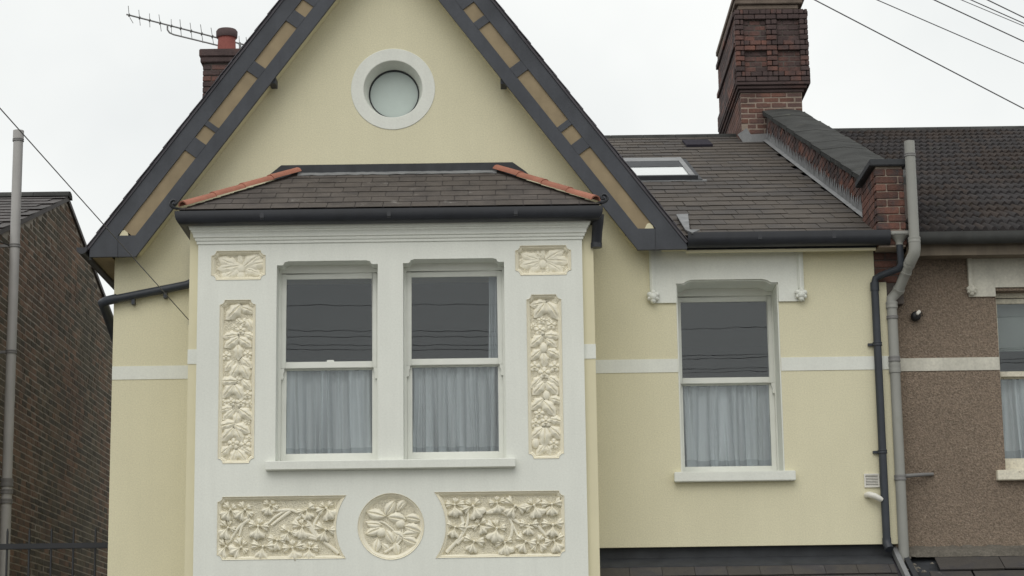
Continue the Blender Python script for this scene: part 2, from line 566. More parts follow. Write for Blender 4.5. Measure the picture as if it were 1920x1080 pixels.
# sill
s_ = MB()
sx0, sx1 = -2.216, .008
s_.add([(x, y, z) for x in (sx0, sx1) for y, z in ((-.98, 3.848), (-1.075, 3.842), (-1.08, 3.836), (-1.08, 3.768), (-1.05, 3.762), (-.98, 3.762))],
       [(0, 1, 2, 3, 4, 5), (11, 10, 9, 8, 7, 6)] + [(i, (i + 1) % 6, 6 + (i + 1) % 6, 6 + i) for i in range(6)])
s_.build('bay_sill', 'white', house)

# cornice, gutter: profiles swept round the three sides of the bay
def sweep3(prof, x0, x1, yf, yb, closed=False):
    b = MB()
    n = len(prof)
    for p, z in prof:
        b.v += [(x0 - p, yb, z), (x0 - p, yf - p, z), (x1 + p, yf - p, z), (x1 + p, yb, z)]
    for i in range(n if closed else n - 1):
        j = (i + 1) % n
        for k in range(3):
            b.f.append((i * 4 + k, i * 4 + k + 1, j * 4 + k + 1, j * 4 + k))
    return b
sweep3([(-.01, 5.845), (.012, 5.845), (.012, 5.868), (.022, 5.872), (.027, 5.884), (.027, 5.896), (.040, 5.902), (.043, 5.930), (.052, 5.946), (.058, 5.950),
        (.058, 5.962), (.070, 5.966), (.078, 5.990), (.092, 6.015), (.092, 6.06), (-.01, 6.06)], BX0, BX1, BYF, -.0, True).build('cornice', 'white', house, smooth=30)
gp = [(.19, 6.115), (.19, 6.105)] + [(.115 + .075 * math.cos(math.radians(t)), 6.085 + .095 * math.sin(math.radians(t))) for t in range(0, -181, -15)] + [(.04, 6.115), (.05, 6.115)] + \
     [(.115 + .062 * math.cos(math.radians(t)), 6.085 + .08 * math.sin(math.radians(t))) for t in range(-180, 1, 15)] + [(.178, 6.115)]
gp = [(p, z) for p, z in gp]
sweep3(gp, BX0, BX1, BYF, -.0, True).build('bay_gutter', 'black', house, smooth=40)
sweep3([(.03, 6.01), (.05, 6.01), (.05, 6.125), (.03, 6.125)], BX0, BX1, BYF, -.0, True).build('bay_fascia', 'black', house)
bg_ = bpy.data.objects['bay_gutter']
for x in (BX0 + .6, BX0 + 1.75, BX0 + 2.9):
    MB().box(x - .03, x + .03, BYF - .1925, BYF - .06, 6.03, 6.117).build('gutter_joint', 'black', bg_, bevel=.012)

# bay roof
BYE, BZE = -1.17, 6.125
BYT, BZT = -.0, 6.745
fx0, fx1, tx0, tx1 = -3.01, .80, -2.07, -.112
bl = math.hypot(BYT - BYE, BZT - BZE)
bev = Vector((0, (BYT - BYE) / bl, (BZT - BZE) / bl))
ben = Vector((0, -bev.z, bev.y))
bayroof = MB().add([(fx0, BYE, BZE), (fx1, BYE, BZE), (tx1, BYT, BZT), (tx0, BYT, BZT), (fx0, 0, BZE), (fx1, 0, BZE)],
                   [(0, 1, 2, 3), (0, 3, 4), (1, 5, 2), (0, 4, 5, 1)]).build('bay_roof', 'darkslate', house, fixn=True)
def clip(poly, nx, nv, c):
    """keep the part of a (u, v) polygon where nx*u + nv*v <= c"""
    res = []
    for i in range(len(poly)):
        p, q = poly[i], poly[(i + 1) % len(poly)]
        dp, dq = nx * p[0] + nv * p[1] - c, nx * q[0] + nv * q[1] - c
        if dp <= 0: res.append(p)
        if (dp < 0) != (dq < 0) and abs(dp - dq) > 1e-9:
            t = dp / (dp - dq)
            res.append((p[0] + (q[0] - p[0]) * t, p[1] + (q[1] - p[1]) * t))
    return res
def slate_poly(poly, O, eu, ev, en, lift, th=.009, tail=.016):
    """one slate as a thin plate, its tail (low v) standing proud"""
    vmin = min(p[1] for p in poly)
    vmax = max(p[1] for p in poly)
    b = MB()
    n = len(poly)
    vs = []
    for k in (0, 1):
        for u, v in poly:
            h = lift + tail * (vmax - v) / max(.01, vmax - vmin) + (th if k else 0)
            vs.append(Vector(O) + eu * u + ev * v + en * h)
    b.add(vs, [tuple(range(n))[::-1], tuple(range(n, 2 * n))] + [(i, (i + 1) % n, n + (i + 1) % n, n + i) for i in range(n)])
    return b
eu = Vector((1, 0, 0))
nrow = 7
gau = bl / nrow
wsl = .255
for r in range(nrow):
    v0 = r * gau - .012
    off = (r % 2) * wsl / 2 + rnd.uniform(-.02, .02)
    u = -.2 - off
    while u < fx1 - fx0 + .2:
        jit = rnd.uniform(-.004, .004)
        poly = [(u + .002, v0 + jit), (u + wsl - .003, v0 + jit + rnd.uniform(-.003, .003)), (u + wsl - .003, v0 + gau + .03), (u + .002, v0 + gau + .03)]
        sl_l = (tx0 - fx0) / bl
        sl_r = (fx1 - tx1) / bl
        poly = clip(poly, -1, sl_l, 0)
        poly = clip(poly, 1, sl_r, fx1 - fx0) if poly else poly
        poly = clip(poly, 0, 1, bl - .005) if poly else poly
        if len(poly) >= 3:
            slate_poly(poly, (fx0, BYE, BZE), eu, bev, ben, .004 + rnd.uniform(0, .002), .004, .0065).build('slate', 'bayslate', bayroof, fixn=False)
        u += wsl
# hip tiles
def hip_run(A, B, n, name, m, parent, r=.055, up=Vector((0, 0, 1))):
    A, B = Vector(A), Vector(B)
    d = (B - A) / n
    L_ = d.length
    dn = d.normalized()
    sd = dn.cross(up).normalized()
    nn = sd.cross(dn).normalized()
    for i in range(n):
        b = MB()
        K = 9
        rr = []
        for t, k in ((-.01, 1.04), (.12, 1.0), (1.0, .95)):
            for j in range(K):
                an = pi * (j / (K - 1)) 
                p = A + d * (i + t) + sd * (math.cos(an) * r * k) + nn * (math.sin(an) * r * k * .85 + .012 - .006 * (t > .5))
                rr.append(p)
            for j in range(K):
                an = pi * (1 - j / (K - 1))
                p = A + d * (i + t) + sd * (math.cos(an) * (r * k - .014)) + nn * (math.sin(an) * (r * k - .014) * .85 + .012 - .006 * (t > .5))
                rr.append(p)
        n2 = 2 * K
        fs = []
        for t in range(2):
            for j in range(n2):
                fs.append((t * n2 + j, t * n2 + (j + 1) % n2, (t + 1) * n2 + (j + 1) % n2, (t + 1) * n2 + j))
        fs += [tuple(range(n2)), tuple(range(2 * n2, 3 * n2))]
        b.add(rr, fs).build(name, m, parent, smooth=40)
hip_run((fx0 + .035, BYE + .02, BZE + .035), (tx0 + .02, BYT - .03, BZT + .015), 4, 'hip_tile', 'terra', bayroof)
hip_run((fx1 - .035, BYE + .02, BZE + .035), (tx1 - .02, BYT - .03, BZT + .015), 4, 'hip_tile', 'terra', bayroof)
# hip irons at the two corners
for sx, x in ((-1, fx0 - .03), (1, fx1 + .03)):
    c = Vector((x, BYE - .02, BZE + .045))
    pts = [c + Vector((sx * -.05, .08, -.02)), c + Vector((0, 0, -.03))]
    for i in range(15):
        t = -pi / 2 + i * .5
        rr = .042 - .0022 * i
        pts.append(c + Vector((sx * (.01 + math.cos(t) * rr), -.01 - .002 * i, .012 + math.sin(t) * rr)))
    MB().tube(pts, .013, 6).build('hip_iron', 'black', bayroof, smooth=60)
# lead over the top of the bay roof
pl, pr = at(528, 311, 0), at(961, 305, 0)
zt = (pl.z + pr.z) / 2
MB().plate([(tx0 - .30, 6.70), (tx1 + .30, 6.70), (tx1 + .26, 6.742), (pr.x, zt), (pl.x, zt), (tx0 - .26, 6.742)], -.022, -.002).build('lead_upstand', 'leaddark', house)
fl = MB()
npt = 40
for i in range(npt + 1):
    x = tx0 + .02 + (tx1 - tx0 - .04) * i / npt
    lo = bl - .105 + rnd.uniform(-.012, .012)
    for v, h in ((bl + .001, .022), (bl - .03, .021), (lo, .021), (lo, .015)):
        p = Vector((x, BYE, BZE)) + bev * v + ben * (h + rnd.uniform(-.002, .003))
        fl.v.append(tuple(p))
for i in range(npt):
    for k in range(3):
        fl.f.append((i * 4 + k, i * 4 + 4 + k, i * 4 + 5 + k, i * 4 + 1 + k))
fl.build('lead_flashing', 'lead', house, smooth=40)

# ---------------- sash windows
def sash_window(name, d, yf, mid, parent, m='wood', seed=0, st=.042, fr=.022, bot=.085):
    """box frame, upper and lower sash with panes; yf = outer face of the frame; mid = (bottom, top) of the meeting rail"""
    x0, x1, z0, z1 = d['x0'], d['x1'], d['z0'], d['z1'] + .05
    f = MB()
    f.box(x0 - .03, x0 + fr, yf, yf + .14, z0, z1).box(x1 - fr, x1 + .03, yf, yf + .14, z0, z1)
    f.box(x0 - .03, x1 + .03, yf + .001, yf + .14, d['z1'] - .035, z1 + .03).box(x0 - .03, x1 + .03, yf - .004, yf + .14, z0 - .05, z0 + .02)
    wroot = f.build(name, m, parent, bevel=.004)
    a0, a1 = x0 + fr, x1 - fr
    zt_ = d['z1'] - .04
    u = MB()
    yu = yf + .012
    u.box(a0, a0 + st, yu, yu + .04, mid[0], zt_).box(a1 - st, a1, yu, yu + .04, mid[0], zt_)
    u.box(a0 + st, a1 - st, yu, yu + .04, zt_ - .05, zt_).box(a0 + st, a1 - st, yu - .003, yu + .04, mid[0], mid[1])
    u.build('upper_sash', m, wroot, bevel=.004)
    for sx, xx in ((1, a0), (-1, a1 - .04)):
        h = .10
        xx -= sx * .012
        pr_ = [(0, 0), (.042, 0), (.042, -h * .25), (.035, -h * .38), (.03, -h * .62), (.036, -h * .8), (.03, -h), (0, -h)]
        if sx < 0: pr_ = [(.04 - p, q) for p, q in pr_]
        MB().plate([(xx + p, mid[0] + q) for p, q in pr_], yu + .001, yu + .038).build('sash_horn', m, wroot)
    lo = MB()
    yl = yf + .056
    zb = z0 + .02
    lo.box(a0, a0 + st + .004, yl, yl + .04, zb, mid[1] - .004).box(a1 - st - .004, a1, yl, yl + .04, zb, mid[1] - .004)
    lo.box(a0 + st + .004, a1 - st - .004, yl, yl + .04, zb, zb + bot).box(a0 + st + .004, a1 - st - .004, yl, yl + .04, mid[0] - .012, mid[1] - .004)
    lo.build('lower_sash', m, wroot, bevel=.004)
    MB().box(a0 + st - .005, a1 - st + .005, yu + .018, yu + .022, mid[1] - .005, zt_ - .045).build('window_pane', 'glass', wroot)
    MB().box(a0 + st, a1 - st, yl + .018, yl + .022, zb + bot - .005, mid[0] - .008).build('window_pane', 'glass', wroot)
    return wroot, yl
def mid_of(px, yt, yb_, Y): return (at(px, yb_, Y).z, at(px, yt, Y).z)
mL = mid_of(618, 678, 690, -.79)
mR = mid_of(853, 672, 684, -.79)
mS = mid_of(1358, 708, 719, .38)
wl, yl1 = sash_window('sash_window', bw[0], -.80, mL, house)
wr, yl2 = sash_window('sash_window', bw[1], -.80, mR, house)
ws, yl3 = sash_window('sash_window', dict(x0=1.566, x1=2.542, z0=3.805, z1=5.60), .36, mS, house, st=.045)
MB().box(-1.70, -1.635, -.775, -.74, mL[1] - .002, mL[1] + .018).build('sash_catch', 'wood', wl, bevel=.004)
MB().box(RW['x0'] - .07, RW['x1'] + .09, -.075, .40, 3.716, 3.808).build('window_sill', 'white', house, bevel=.006)

MB().plate(offset(rw_hole, .001), .002, .36, [offset(rw_hole, .012)]).build('reveal_lining', 'white', house)
# hood panel with ribs and bosses over the right window
hx0, hx1 = at(1218, 520, -.02).x, at(1507, 520, -.02).x
hz1, hz0 = at(1300, 470, -.02).z + .05, at(1240, 568, -.02).z
i_ = [(RW['x0'], hz0)] + [(x, z) for x, z in reversed(head(RW['x0'], RW['x1'], RW['z1'], .07, .035, False))] + [(RW['x1'], hz0)]
MB().plate([(hx0, hz0)] + i_ + [(hx1, hz0), (hx1, hz1), (hx0, hz1)], -.022, .002).build('hood_panel', 'white', house)
def boss(x, z, yb_, parent, m, s=1.0):
    for k, (dx, dz, rr) in enumerate(((0, 0, .036), (-.028, .02, .024), (.028, .018, .024), (0, -.032, .024), (.002, .036, .022), (-.03, -.012, .018), (.03, -.014, .018))):
        prof = [(rr * s * math.cos(t * pi / 10), -.055 * s + (.055 - rr * .9) * s + rr * s * (1 - math.sin(t * pi / 10)) - .02 * s) for t in range(5, -1, -1)]
        b = boss.mb if k else MB()
        boss.mb = b
        b.lathe([(max(.0005, r_), h_ + yb_) for r_, h_ in prof] + [(rr * s, yb_)], (x + dx * s, 0, z + dz * s), 'y', 10)
    return boss.mb.build('boss', m, parent, smooth=50)
for px, pt, pb in ((1223, 476, 545), (1500, 474, 541)):
    x = at(px, 510, -.03).x
    zz0 = at(px, pb, -.04).z
    rb = MB()
    rb.box(x - .022, x + .022, -.040, -.002, zz0, hz1).box(x - .010, x + .010, -.052, -.04, zz0, hz1)
    rb = rb.build('rib', 'white', house, bevel=.003)
    boss(x, at(px, pb + 12, -.04).z, -.03, house, 'white', 1.15)

# ---------------- relief panels
def dedupe(poly):
    res = []
    for p in poly:
        if not res or (Vector(p) - Vector(res[-1])).length > 1e-4: res.append(p)
    return res
YB = -.952
def panel(key, inset=.034):
    o0 = dedupe(outl[key])
    rings = [(0, -1.003), (.002, -1.006), (.010, -.985), (.014, -.984), (.017, -.988), (.021, -.984), (inset, YB)]
    b = MB()
    n = len(o0)
    for d, y in rings:
        b.v += [(p[0], y, p[1]) for p in (offset(o0, d) if d else o0)]
    for r in range(len(rings) - 1):
        for i in range(n):
            b.f.append((r * n + i, r * n + (i + 1) % n, (r + 1) * n + (i + 1) % n, (r + 1) * n + i))
    root = b.build('relief_panel', 'relief', house, smooth=35)
    MB().plate(offset(o0, inset - .001), YB, YB + .02).build('panel_ground', 'reliefback', root)
    return root

def leaf_mesh(name, kind, seed):
    r = random.Random(seed)
    b = MB()
    if kind == 'acanthus':
        NU, NV = 12, 10
        for i in range(NU + 1):
            u = i / NU
            lob = 1 + .16 * math.cos(2 * pi * u * 2.6 + .5)
            hw = .36 * max(0, math.sin(pi * min(1, .06 + .94 * u ** .85))) ** .75 * lob + .015
            for j in range(NV + 1):
                v = max(-1, min(1, (-1 + 2 * j / NV) * 1.04)) if abs(-1 + 2 * j / NV) < .99 else -1 + 2 * j / NV
                v = v if abs(v) < .98 or j in (0, NV) else math.copysign(.975, v)
                prof = (1 - abs(v) ** 2.4)
                h = .24 * math.sin(pi * min(1, .15 + .82 * u)) * prof
                h *= 1 - .42 * math.exp(-(v / .13) ** 2) - .22 * math.exp(-((abs(v) - .52) / .12) ** 2)
                h = max(h, .085) if abs(v) < .98 else 0
                edge = -.03 * (abs(v) > .98)
                b.v.append((v * hw + .05 * math.sin(2.2 * u), -h - edge * 0 + .02 * (abs(v) > .98), -u))
        for i in range(NU):
            for j in range(NV):
                q = i * (NV + 1) + j
                b.f.append((q, q + 1, q + NV + 2, q + NV + 1))
    elif kind == 'oval':
        NU, NV = 10, 8
        for i in range(NU + 1):
            u = i / NU
            hw = .30 * max(0, math.sin(pi * u)) ** .8 * (1 + .06 * math.cos(2 * pi * u * 5)) + .004
            for j in range(NV + 1):
                v = -1 + 2 * j / NV
                h = (.07 + .13 * math.sin(pi * u)) * (1 - .75 * abs(v) ** 2) * (1 - .5 * math.exp(-(v / .14) ** 2)) + .05 * v * math.sin(pi * u)
                b.v.append((v * hw, -h + .03 * (abs(v) > .98), -u))
        for i in range(NU):
            for j in range(NV):
                q = i * (NV + 1) + j
                b.f.append((q, q + 1, q + NV + 2, q + NV + 1))
    elif kind == 'cluster':
        # leaflets fanned round a centre, each a scalloped wedge with grooves
        base = 0
        lf = {1: [(0, 1.12, 50), (1.55, .88, 34), (-1.75, .80, 36), (2.9, .62, 40)], 2: [(.15, 1.05, 44), (1.95, .92, 40), (-1.5, .95, 34)],
              3: [(-.2, 1.15, 56), (1.6, .70, 34), (-1.9, .90, 38), (3.3, .66, 32)]}[seed]
        for an, L_, half in lf:
            NT, NR = 12, 6
            k0 = len(b.v)
            for i in range(NR + 1):
                q = i / NR
                for j in range(NT + 1):
                    t = -1 + 2 * j / NT
                    th = math.radians(half) * t * (.30 + .70 * min(1, q * 1.15))
                    edge = 1 + .07 * math.cos(t * pi * 3) - .16 * abs(t) ** 3
                    rr = L_ * (.04 + .96 * q) * (1 - q * (1 - edge))
                    h = .40 * L_ * math.sin(pi * (.06 + .76 * q)) * (1 - .75 * abs(t) ** 3) * (1 - .30 * (.5 - .5 * math.cos(t * pi * 3)))
                    h = max(h, .15 * L_)
                    if i == NR or abs(t) > .99: h = .0
                    elif i == NR - 1: rr = L_ * edge * .985
                    x, z = math.sin(an + th) * rr, -math.cos(an + th) * rr
                    b.v.append((x, -h - .02, z))
            for i in range(NR):
                for j in range(NT):
                    q = k0 + i * (NT + 1) + j
                    b.f.append((q, q + 1, q + NT + 2, q + NT + 1))
        b.lathe([(.001, -.20), (.08, -.19), (.13, -.10), (.14, .0)], (0, 0, 0), 'y', 8)
    elif kind == 'flower':
        NT, NR = 40, 7
        for i in range(NR + 1):
            q = i / NR
            for j in range(NT):
                t = 2 * pi * j / NT
                pet = abs(math.cos(2.5 * t)) ** .6
                R_ = .60 + .40 * pet
                rr = R_ * q
                h = .30 * math.sin(pi * min(1, .12 + .72 * q)) * (.55 + .45 * pet)
                if q < .30: h = .42 - (.18 if q < .16 else 0)
                if i == NR: h = -.05
                b.v.append((rr * math.cos(t), -h, rr * math.sin(t)))
        for i in range(NR):
            for j in range(NT):
                a_, c_ = i * NT + j, i * NT + (j + 1) % NT
                b.f.append((a_, c_, c_ + NT, a_ + NT))
    else:  # bud
        prof = [(max(.001, math.sin(t * pi / 12)), -.75 * math.cos(t * pi / 12)) for t in range(0, 7)] + [(1.0, .1)]
        b.lathe(prof, (0, 0, 0), 'y', 16)
    return b.mesh(name, M['relief'], smooth=70, fixn=True)
LM = {k: [leaf_mesh('leaf_' + k, k, s) for s in ((1, 2, 3) if k == 'cluster' else (1,))] for k in ('acanthus', 'oval', 'cluster', 'flower', 'bud')}
def orn(root, kind, x, z, d, size, wid=1.0, hgt=1.0):
    zx, zz = -d[0], -d[1]
    ln = math.hypot(zx, zz) or 1
    zx, zz = zx / ln, zz / ln
    X_ = Vector((zz, 0, -zx)) * size * wid
    Y_ = Vector((0, 1, 0)) * size * hgt
    Z_ = Vector((zx, 0, zz)) * size
    nm = {'acanthus': 'leaf', 'oval': 'leaf', 'cluster': 'leaf', 'flower': 'flower', 'bud': 'bud'}[kind]
    return inst(nm, rnd.choice(LM[kind]), root, frame((x, YB + .002, z), X_, Y_, Z_))
def stem(root, pts, r0=.019, r1=.011):
    # Catmull-Rom through the points
    P = [Vector((p.x, YB - .006, p.z)) for p in pts]
    P = [P[0] * 2 - P[1]] + P + [P[-1] * 2 - P[-2]]
    q = []
    for i in range(1, len(P) - 2):
        for k in range(6):
            t = k / 6
            q.append(.5 * ((2 * P[i]) + (P[i + 1] - P[i - 1]) * t + (2 * P[i - 1] - 5 * P[i] + 4 * P[i + 1] - P[i + 2]) * t * t + (3 * P[i] - P[i - 1] - 3 * P[i + 1] + P[i + 2]) * t ** 3))
    q.append(P[-2])
    n = len(q)
    MB().tube(q, [r0 + (r1 - r0) * i / (n - 1) for i in range(n)], 8).build('stem', 'relief', root, smooth=60)
def cp(ox, oy, s):
    return lambda x, y: at(ox + x / s, oy + y / s, BYF + .03)

PN = {k: panel(k, .044 if k == 'c' else .034) for k in outl}
# tall panels: festoons of leaves, flowers and buds
A = 'acanthus'
def festoon(root, items):
    for fn, kind, x, y, dx, dy, s in items:
        p = fn(x, y)
        if kind == 'f': orn(root, 'flower', p.x, p.z, (.3, -1), .052 * s, 1, 1.15)
        elif kind == 'b': orn(root, 'bud', p.x, p.z, (0, -1), .052 * s, .75, .8)
        else: orn(root, A, p.x, p.z, (dx, -dy), .165 * s, .95, 1.15)
c1, c3 = cp(340, 420, 3.6), cp(340, 640, 3.857)
festoon(PN['l'], [
    (c1, 'l', 400, 545, -.75, .7, 1.15), (c1, 'l', 400, 560, .75, .35, .85), (c1, 'l', 330, 575, -.3, .9, .6), (c1, 'l', 445, 640, .3, .8, .8),
    (c1, 'f', 425, 665, 0, 0, .9), (c1, 'f', 385, 655, 0, 0, .6), (c1, 'f', 400, 718, 0, 0, .95), (c1, 'f', 355, 695, 0, 0, .6),
    (c1, 'l', 380, 745, -1, .1, .85), (c1, 'l', 425, 740, .6, .3, .7), (c1, 'l', 385, 765, -.85, .55, .95), (c1, 'l', 390, 770, .75, .6, .85),
    (c1, 'l', 380, 815, 0, 1, .85), (c1, 'f', 302, 890, 0, 0, .95), (c1, 'f', 447, 880, 0, 0, .9),
    (c1, 'l', 345, 925, -.5, .6, .7), (c1, 'f', 335, 935, 0, 0, .55), (c1, 'l', 405, 905, .6, .65, .8), (c1, 'l', 385, 945, -.5, .8, .9), (c1, 'l', 405, 950, .4, .9, .9),
    (c3, 'l', 400, 285, -1, -.05, .95), (c3, 'f', 402, 278, 0, 0, .75), (c3, 'l', 440, 280, .5, .6, .75), (c3, 'l', 375, 310, -.65, .75, .95), (c3, 'l', 385, 315, .45, .9, .95),
    (c3, 'f', 478, 385, 0, 0, .95), (c3, 'f', 440, 380, 0, 0, .6), (c3, 'f', 358, 438, 0, 0, .9), (c3, 'f', 430, 443, 0, 0, 1.0), (c3, 'f', 494, 450, 0, 0, .85), (c3, 'f', 300, 440, 0, 0, .8),
    (c3, 'l', 365, 480, -1, .15, .75), (c3, 'l', 375, 495, -.75, .65, .8), (c3, 'l', 420, 490, .65, .55, .95), (c3, 'l', 405, 515, -.2, 1, .75), (c3, 'f', 475, 582, 0, 0, .65),
    (c3, 'l', 385, 590, -1, .15, 1.0), (c3, 'l', 385, 605, .8, .45, .95), (c3, 'l', 375, 625, -.7, .7, 1.0), (c3, 'l', 390, 630, .35, .8, .85), (c3, 'f', 490, 700, 0, 0, .8),
    (c3, 'f', 375, 740, 0, 0, 1.15), (c3, 'f', 460, 752, 0, 0, 1.15), (c3, 'l', 345, 765, -.7, .5, .8), (c3, 'l', 395, 785, -.35, .9, .75), (c3, 'l', 405, 785, .5, .7, .85), (c3, 'l', 440, 770, .8, .5, .7)])
c2, c4 = cp(740, 420, 3.6), cp(740, 640, 3.857)
festoon(PN['r'], [
    (c2, 'l', 1020, 530, -.95, .1, .9), (c2, 'l', 1015, 530, -.6, .75, 1.05), (c2, 'l', 1030, 530, .5, .85, 1.15), (c2, 'l', 1060, 520, 1, .2, .6),
    (c2, 'f', 990, 648, 0, 0, .85), (c2, 'f', 1058, 680, 0, 0, .95), (c2, 'f', 980, 716, 0, 0, 1.1), (c2, 'f', 935, 690, 0, 0, .7), (c2, 'f', 1040, 650, 0, 0, .6),
    (c2, 'l', 1015, 750, 1, .15, .85), (c2, 'l', 995, 755, -.8, .6, .9), (c2, 'l', 1020, 775, .7, .6, .75), (c2, 'b', 1005, 835, 0, 0, 1.0),
    (c2, 'l', 985, 850, -.8, .6, .85), (c2, 'l', 1030, 850, .8, .5, .85), (c2, 'l', 1005, 870, 0, 1, .8),
    (c2, 'f', 945, 962, 0, 0, 1.1), (c2, 'f', 1080, 962, 0, 0, 1.1), (c2, 'f', 1010, 1006, 0, 0, 1.2), (c2, 'l', 985, 1035, -.7, .7, .8), (c2, 'l', 1040, 1030, .7, .6, .8),
    (c4, 'l', 1080, 295, -.75, .75, .95), (c4, 'l', 1095, 295, .65, .75, .95), (c4, 'b', 1098, 390, 0, 0, .95),
    (c4, 'l', 1075, 415, -.85, .6, .95), (c4, 'l', 1120, 410, .9, .35, .8), (c4, 'l', 1075, 430, .6, .85, 1.05), (c4, 'f', 1046, 523, 0, 0, 1.05), (c4, 'f', 1020, 592, 0, 0, 1.0),
    (c4, 'f', 1094, 580, 0, 0, 1.1), (c4, 'l', 1125, 560, .9, .3, .8), (c4, 'l', 1070, 625, -.75, .6, .9), (c4, 'l', 1085, 625, -.1, 1, 1.1), (c4, 'l', 1125, 620, .65, .7, .95),
    (c4, 'b', 1020, 735, 0, 0, 1.0), (c4, 'f', 1150, 742, 0, 0, 1.05), (c4, 'l', 1085, 745, -.5, .6, .75), (c4, 'l', 1095, 750, .3, .8, .6)])
# small corner panels
for key, ox, items in (('tl', c1, [(380, 285, -.9, -.45, 1.05), (395, 280, -1, .1, 1.1), (385, 300, -.85, .5, .9), (420, 290, .8, -.55, 1.15), (440, 285, 1, -.15, 1.05), (430, 300, .9, .4, .8), (400, 270, -.1, -1, .5)]),
                       ('tr', c2, [(970, 240, -.85, -.35, .9), (980, 250, -1, .2, 1.0), (985, 265, -.75, .6, .75), (1020, 240, .9, -.45, 1.05), (1030, 245, 1, .1, 1.1), (1030, 260, .8, .55, .9), (1000, 230, .1, -1, .45)])):
    for x, y, dx, dy, s in items:
        p = ox(x, y)
        orn(PN[key], A, p.x, p.z, (dx, -dy), .19 * s, .8, .62)
    for x, y, s in ((400, 300, .9), (365, 322, .8), (450, 318, .8), (290, 345, .7), (520, 285, .6), (400, 345, .8)) if key == 'tl' else ((965, 210, .9), (1000, 270, .9), (940, 300, .8), (1045, 300, .9), (1120, 290, .8), (860, 250, .7)):
        p = ox(x, y)
        orn(PN[key], rnd.choice(['flower', 'bud']), p.x, p.z, (.2, -1), .048 * s, 1, .7)
# long lower panels: branches of five-lobed leaves
c5, c6 = cp(380, 890, 5.053), cp(740, 890, 4.8)
for x, y, s in ((262, 330, 1), (400, 330, 1), (640, 290, .85), (980, 335, .9), (1170, 315, 1.05), (240, 500, 1), (525, 485, 1.1), (815, 540, .85), (945, 490, 1), (1165, 520, 1.05), (220, 680, 1),
                (365, 685, 1), (570, 680, 1.1), (705, 620, .9), (850, 690, 1.1), (1010, 695, .95)):
    p = c5(x, y)
    t = rnd.uniform(-.8, .8)
    orn(PN['bl'], 'cluster', p.x, p.z, (math.sin(t), -math.cos(t)), .098 * s, 1, 1.25)
for x, y, s in ((540, 270, 1), (705, 280, 1.1), (920, 250, .9), (1085, 280, 1.1), (1255, 275, 1.05), (1415, 265, 1), (545, 470, .95), (760, 450, .85), (920, 480, 1.15), (1210, 450, .9), (1425, 450, 1.05),
                (715, 600, 1), (990, 610, 1), (1180, 600, 1), (1290, 615, .85), (1435, 590, 1.05)):
    p = c6(x, y)
    t = rnd.uniform(-.8, .8)
    orn(PN['br'], 'cluster', p.x, p.z, (math.sin(t), -math.cos(t)), .100 * s, 1, 1.25)
for pts in ([(1290, 745), (1100, 590), (970, 410), (830, 335), (700, 390), (600, 480)], [(1110, 605), (980, 560), (880, 530)], [(1080, 580), (1055, 470), (1110, 370)],
            [(1085, 610), (990, 598), (905, 635)], [(830, 345), (740, 410), (650, 480)], [(830, 335), (700, 340), (640, 345)], [(470, 375), (400, 415), (310, 370)],
            [(450, 415), (340, 500), (255, 630)], [(450, 420), (380, 470), (345, 580)], [(930, 395), (890, 420), (850, 470)], [(1000, 480), (1060, 570), (1090, 600)]):
    stem(PN['bl'], [c5(*p) for p in pts])
for pts in ([(465, 700), (620, 520), (660, 355), (585, 300)], [(610, 530), (640, 480), (710, 462)], [(560, 620), (610, 575), (660, 572)], [(620, 440), (600, 380), (570, 330)],
            [(820, 340), (990, 345), (1060, 450), (1115, 560)], [(990, 345), (1130, 440), (1250, 480)], [(850, 335), (890, 315), (930, 290)], [(990, 345), (1050, 335), (1090, 310)],
            [(1290, 460), (1340, 520), (1385, 570)], [(1320, 355), (1370, 310), (1400, 290)], [(1060, 450), (1050, 540), (1030, 580)]):
    stem(PN['br'], [c6(*p) for p in pts])
for fn, x, y, dx, dy, s in ((c5, 1735, 395, -1, -.25, .175), (c5, 1730, 395, .55, -.9, .16), (c5, 1745, 400, .9, .15, .17), (c5, 1700, 475, -1, -.1, .14), (c5, 1700, 500, -.9, .35, .15), (c5, 1730, 520, .5, .9, .14),
                            (c5, 1790, 540, .9, .55, .13), (c5, 1660, 600, -.15, .8, .13), (c5, 1690, 650, .3, .3, .1), (c6, 20, 330, .6, -.8, .13), (c6, 90, 380, .95, .2, .15), (c6, 80, 460, .95, .35, .17),
                            (c6, 60, 545, 1, -.05, .15), (c6, 60, 570, .9, .35, .16), (c6, 0, 600, .2, .9, .12), (c6, 40, 500, -.3, .9, .12), (c5, 1860, 320, .5, -.5, .1)):
    p = fn(x, y)
    orn(PN['c'], 'oval', p.x, p.z, (dx, -dy), s * 1.05, 1, 1.25)
for fn, x, y in ((c5, 1872, 465), (c5, 1690, 548), (c6, 50, 440)):
    p = fn(x, y)
    orn(PN['c'], 'bud', p.x, p.z, (0, -1), .046, 1, 1.2)
stem(PN['c'], [c5(1725, 735), c5(1830, 670), c5(1885, 600), c5(1870, 520)], .014, .008)
stem(PN['c'], [c5(1545, 450), c5(1690, 445), c5(1790, 510), c5(1830, 560)], .010, .008)
stem(PN['c'], [c6(30, 590), c6(70, 530), c6(60, 470)], .009, .006)

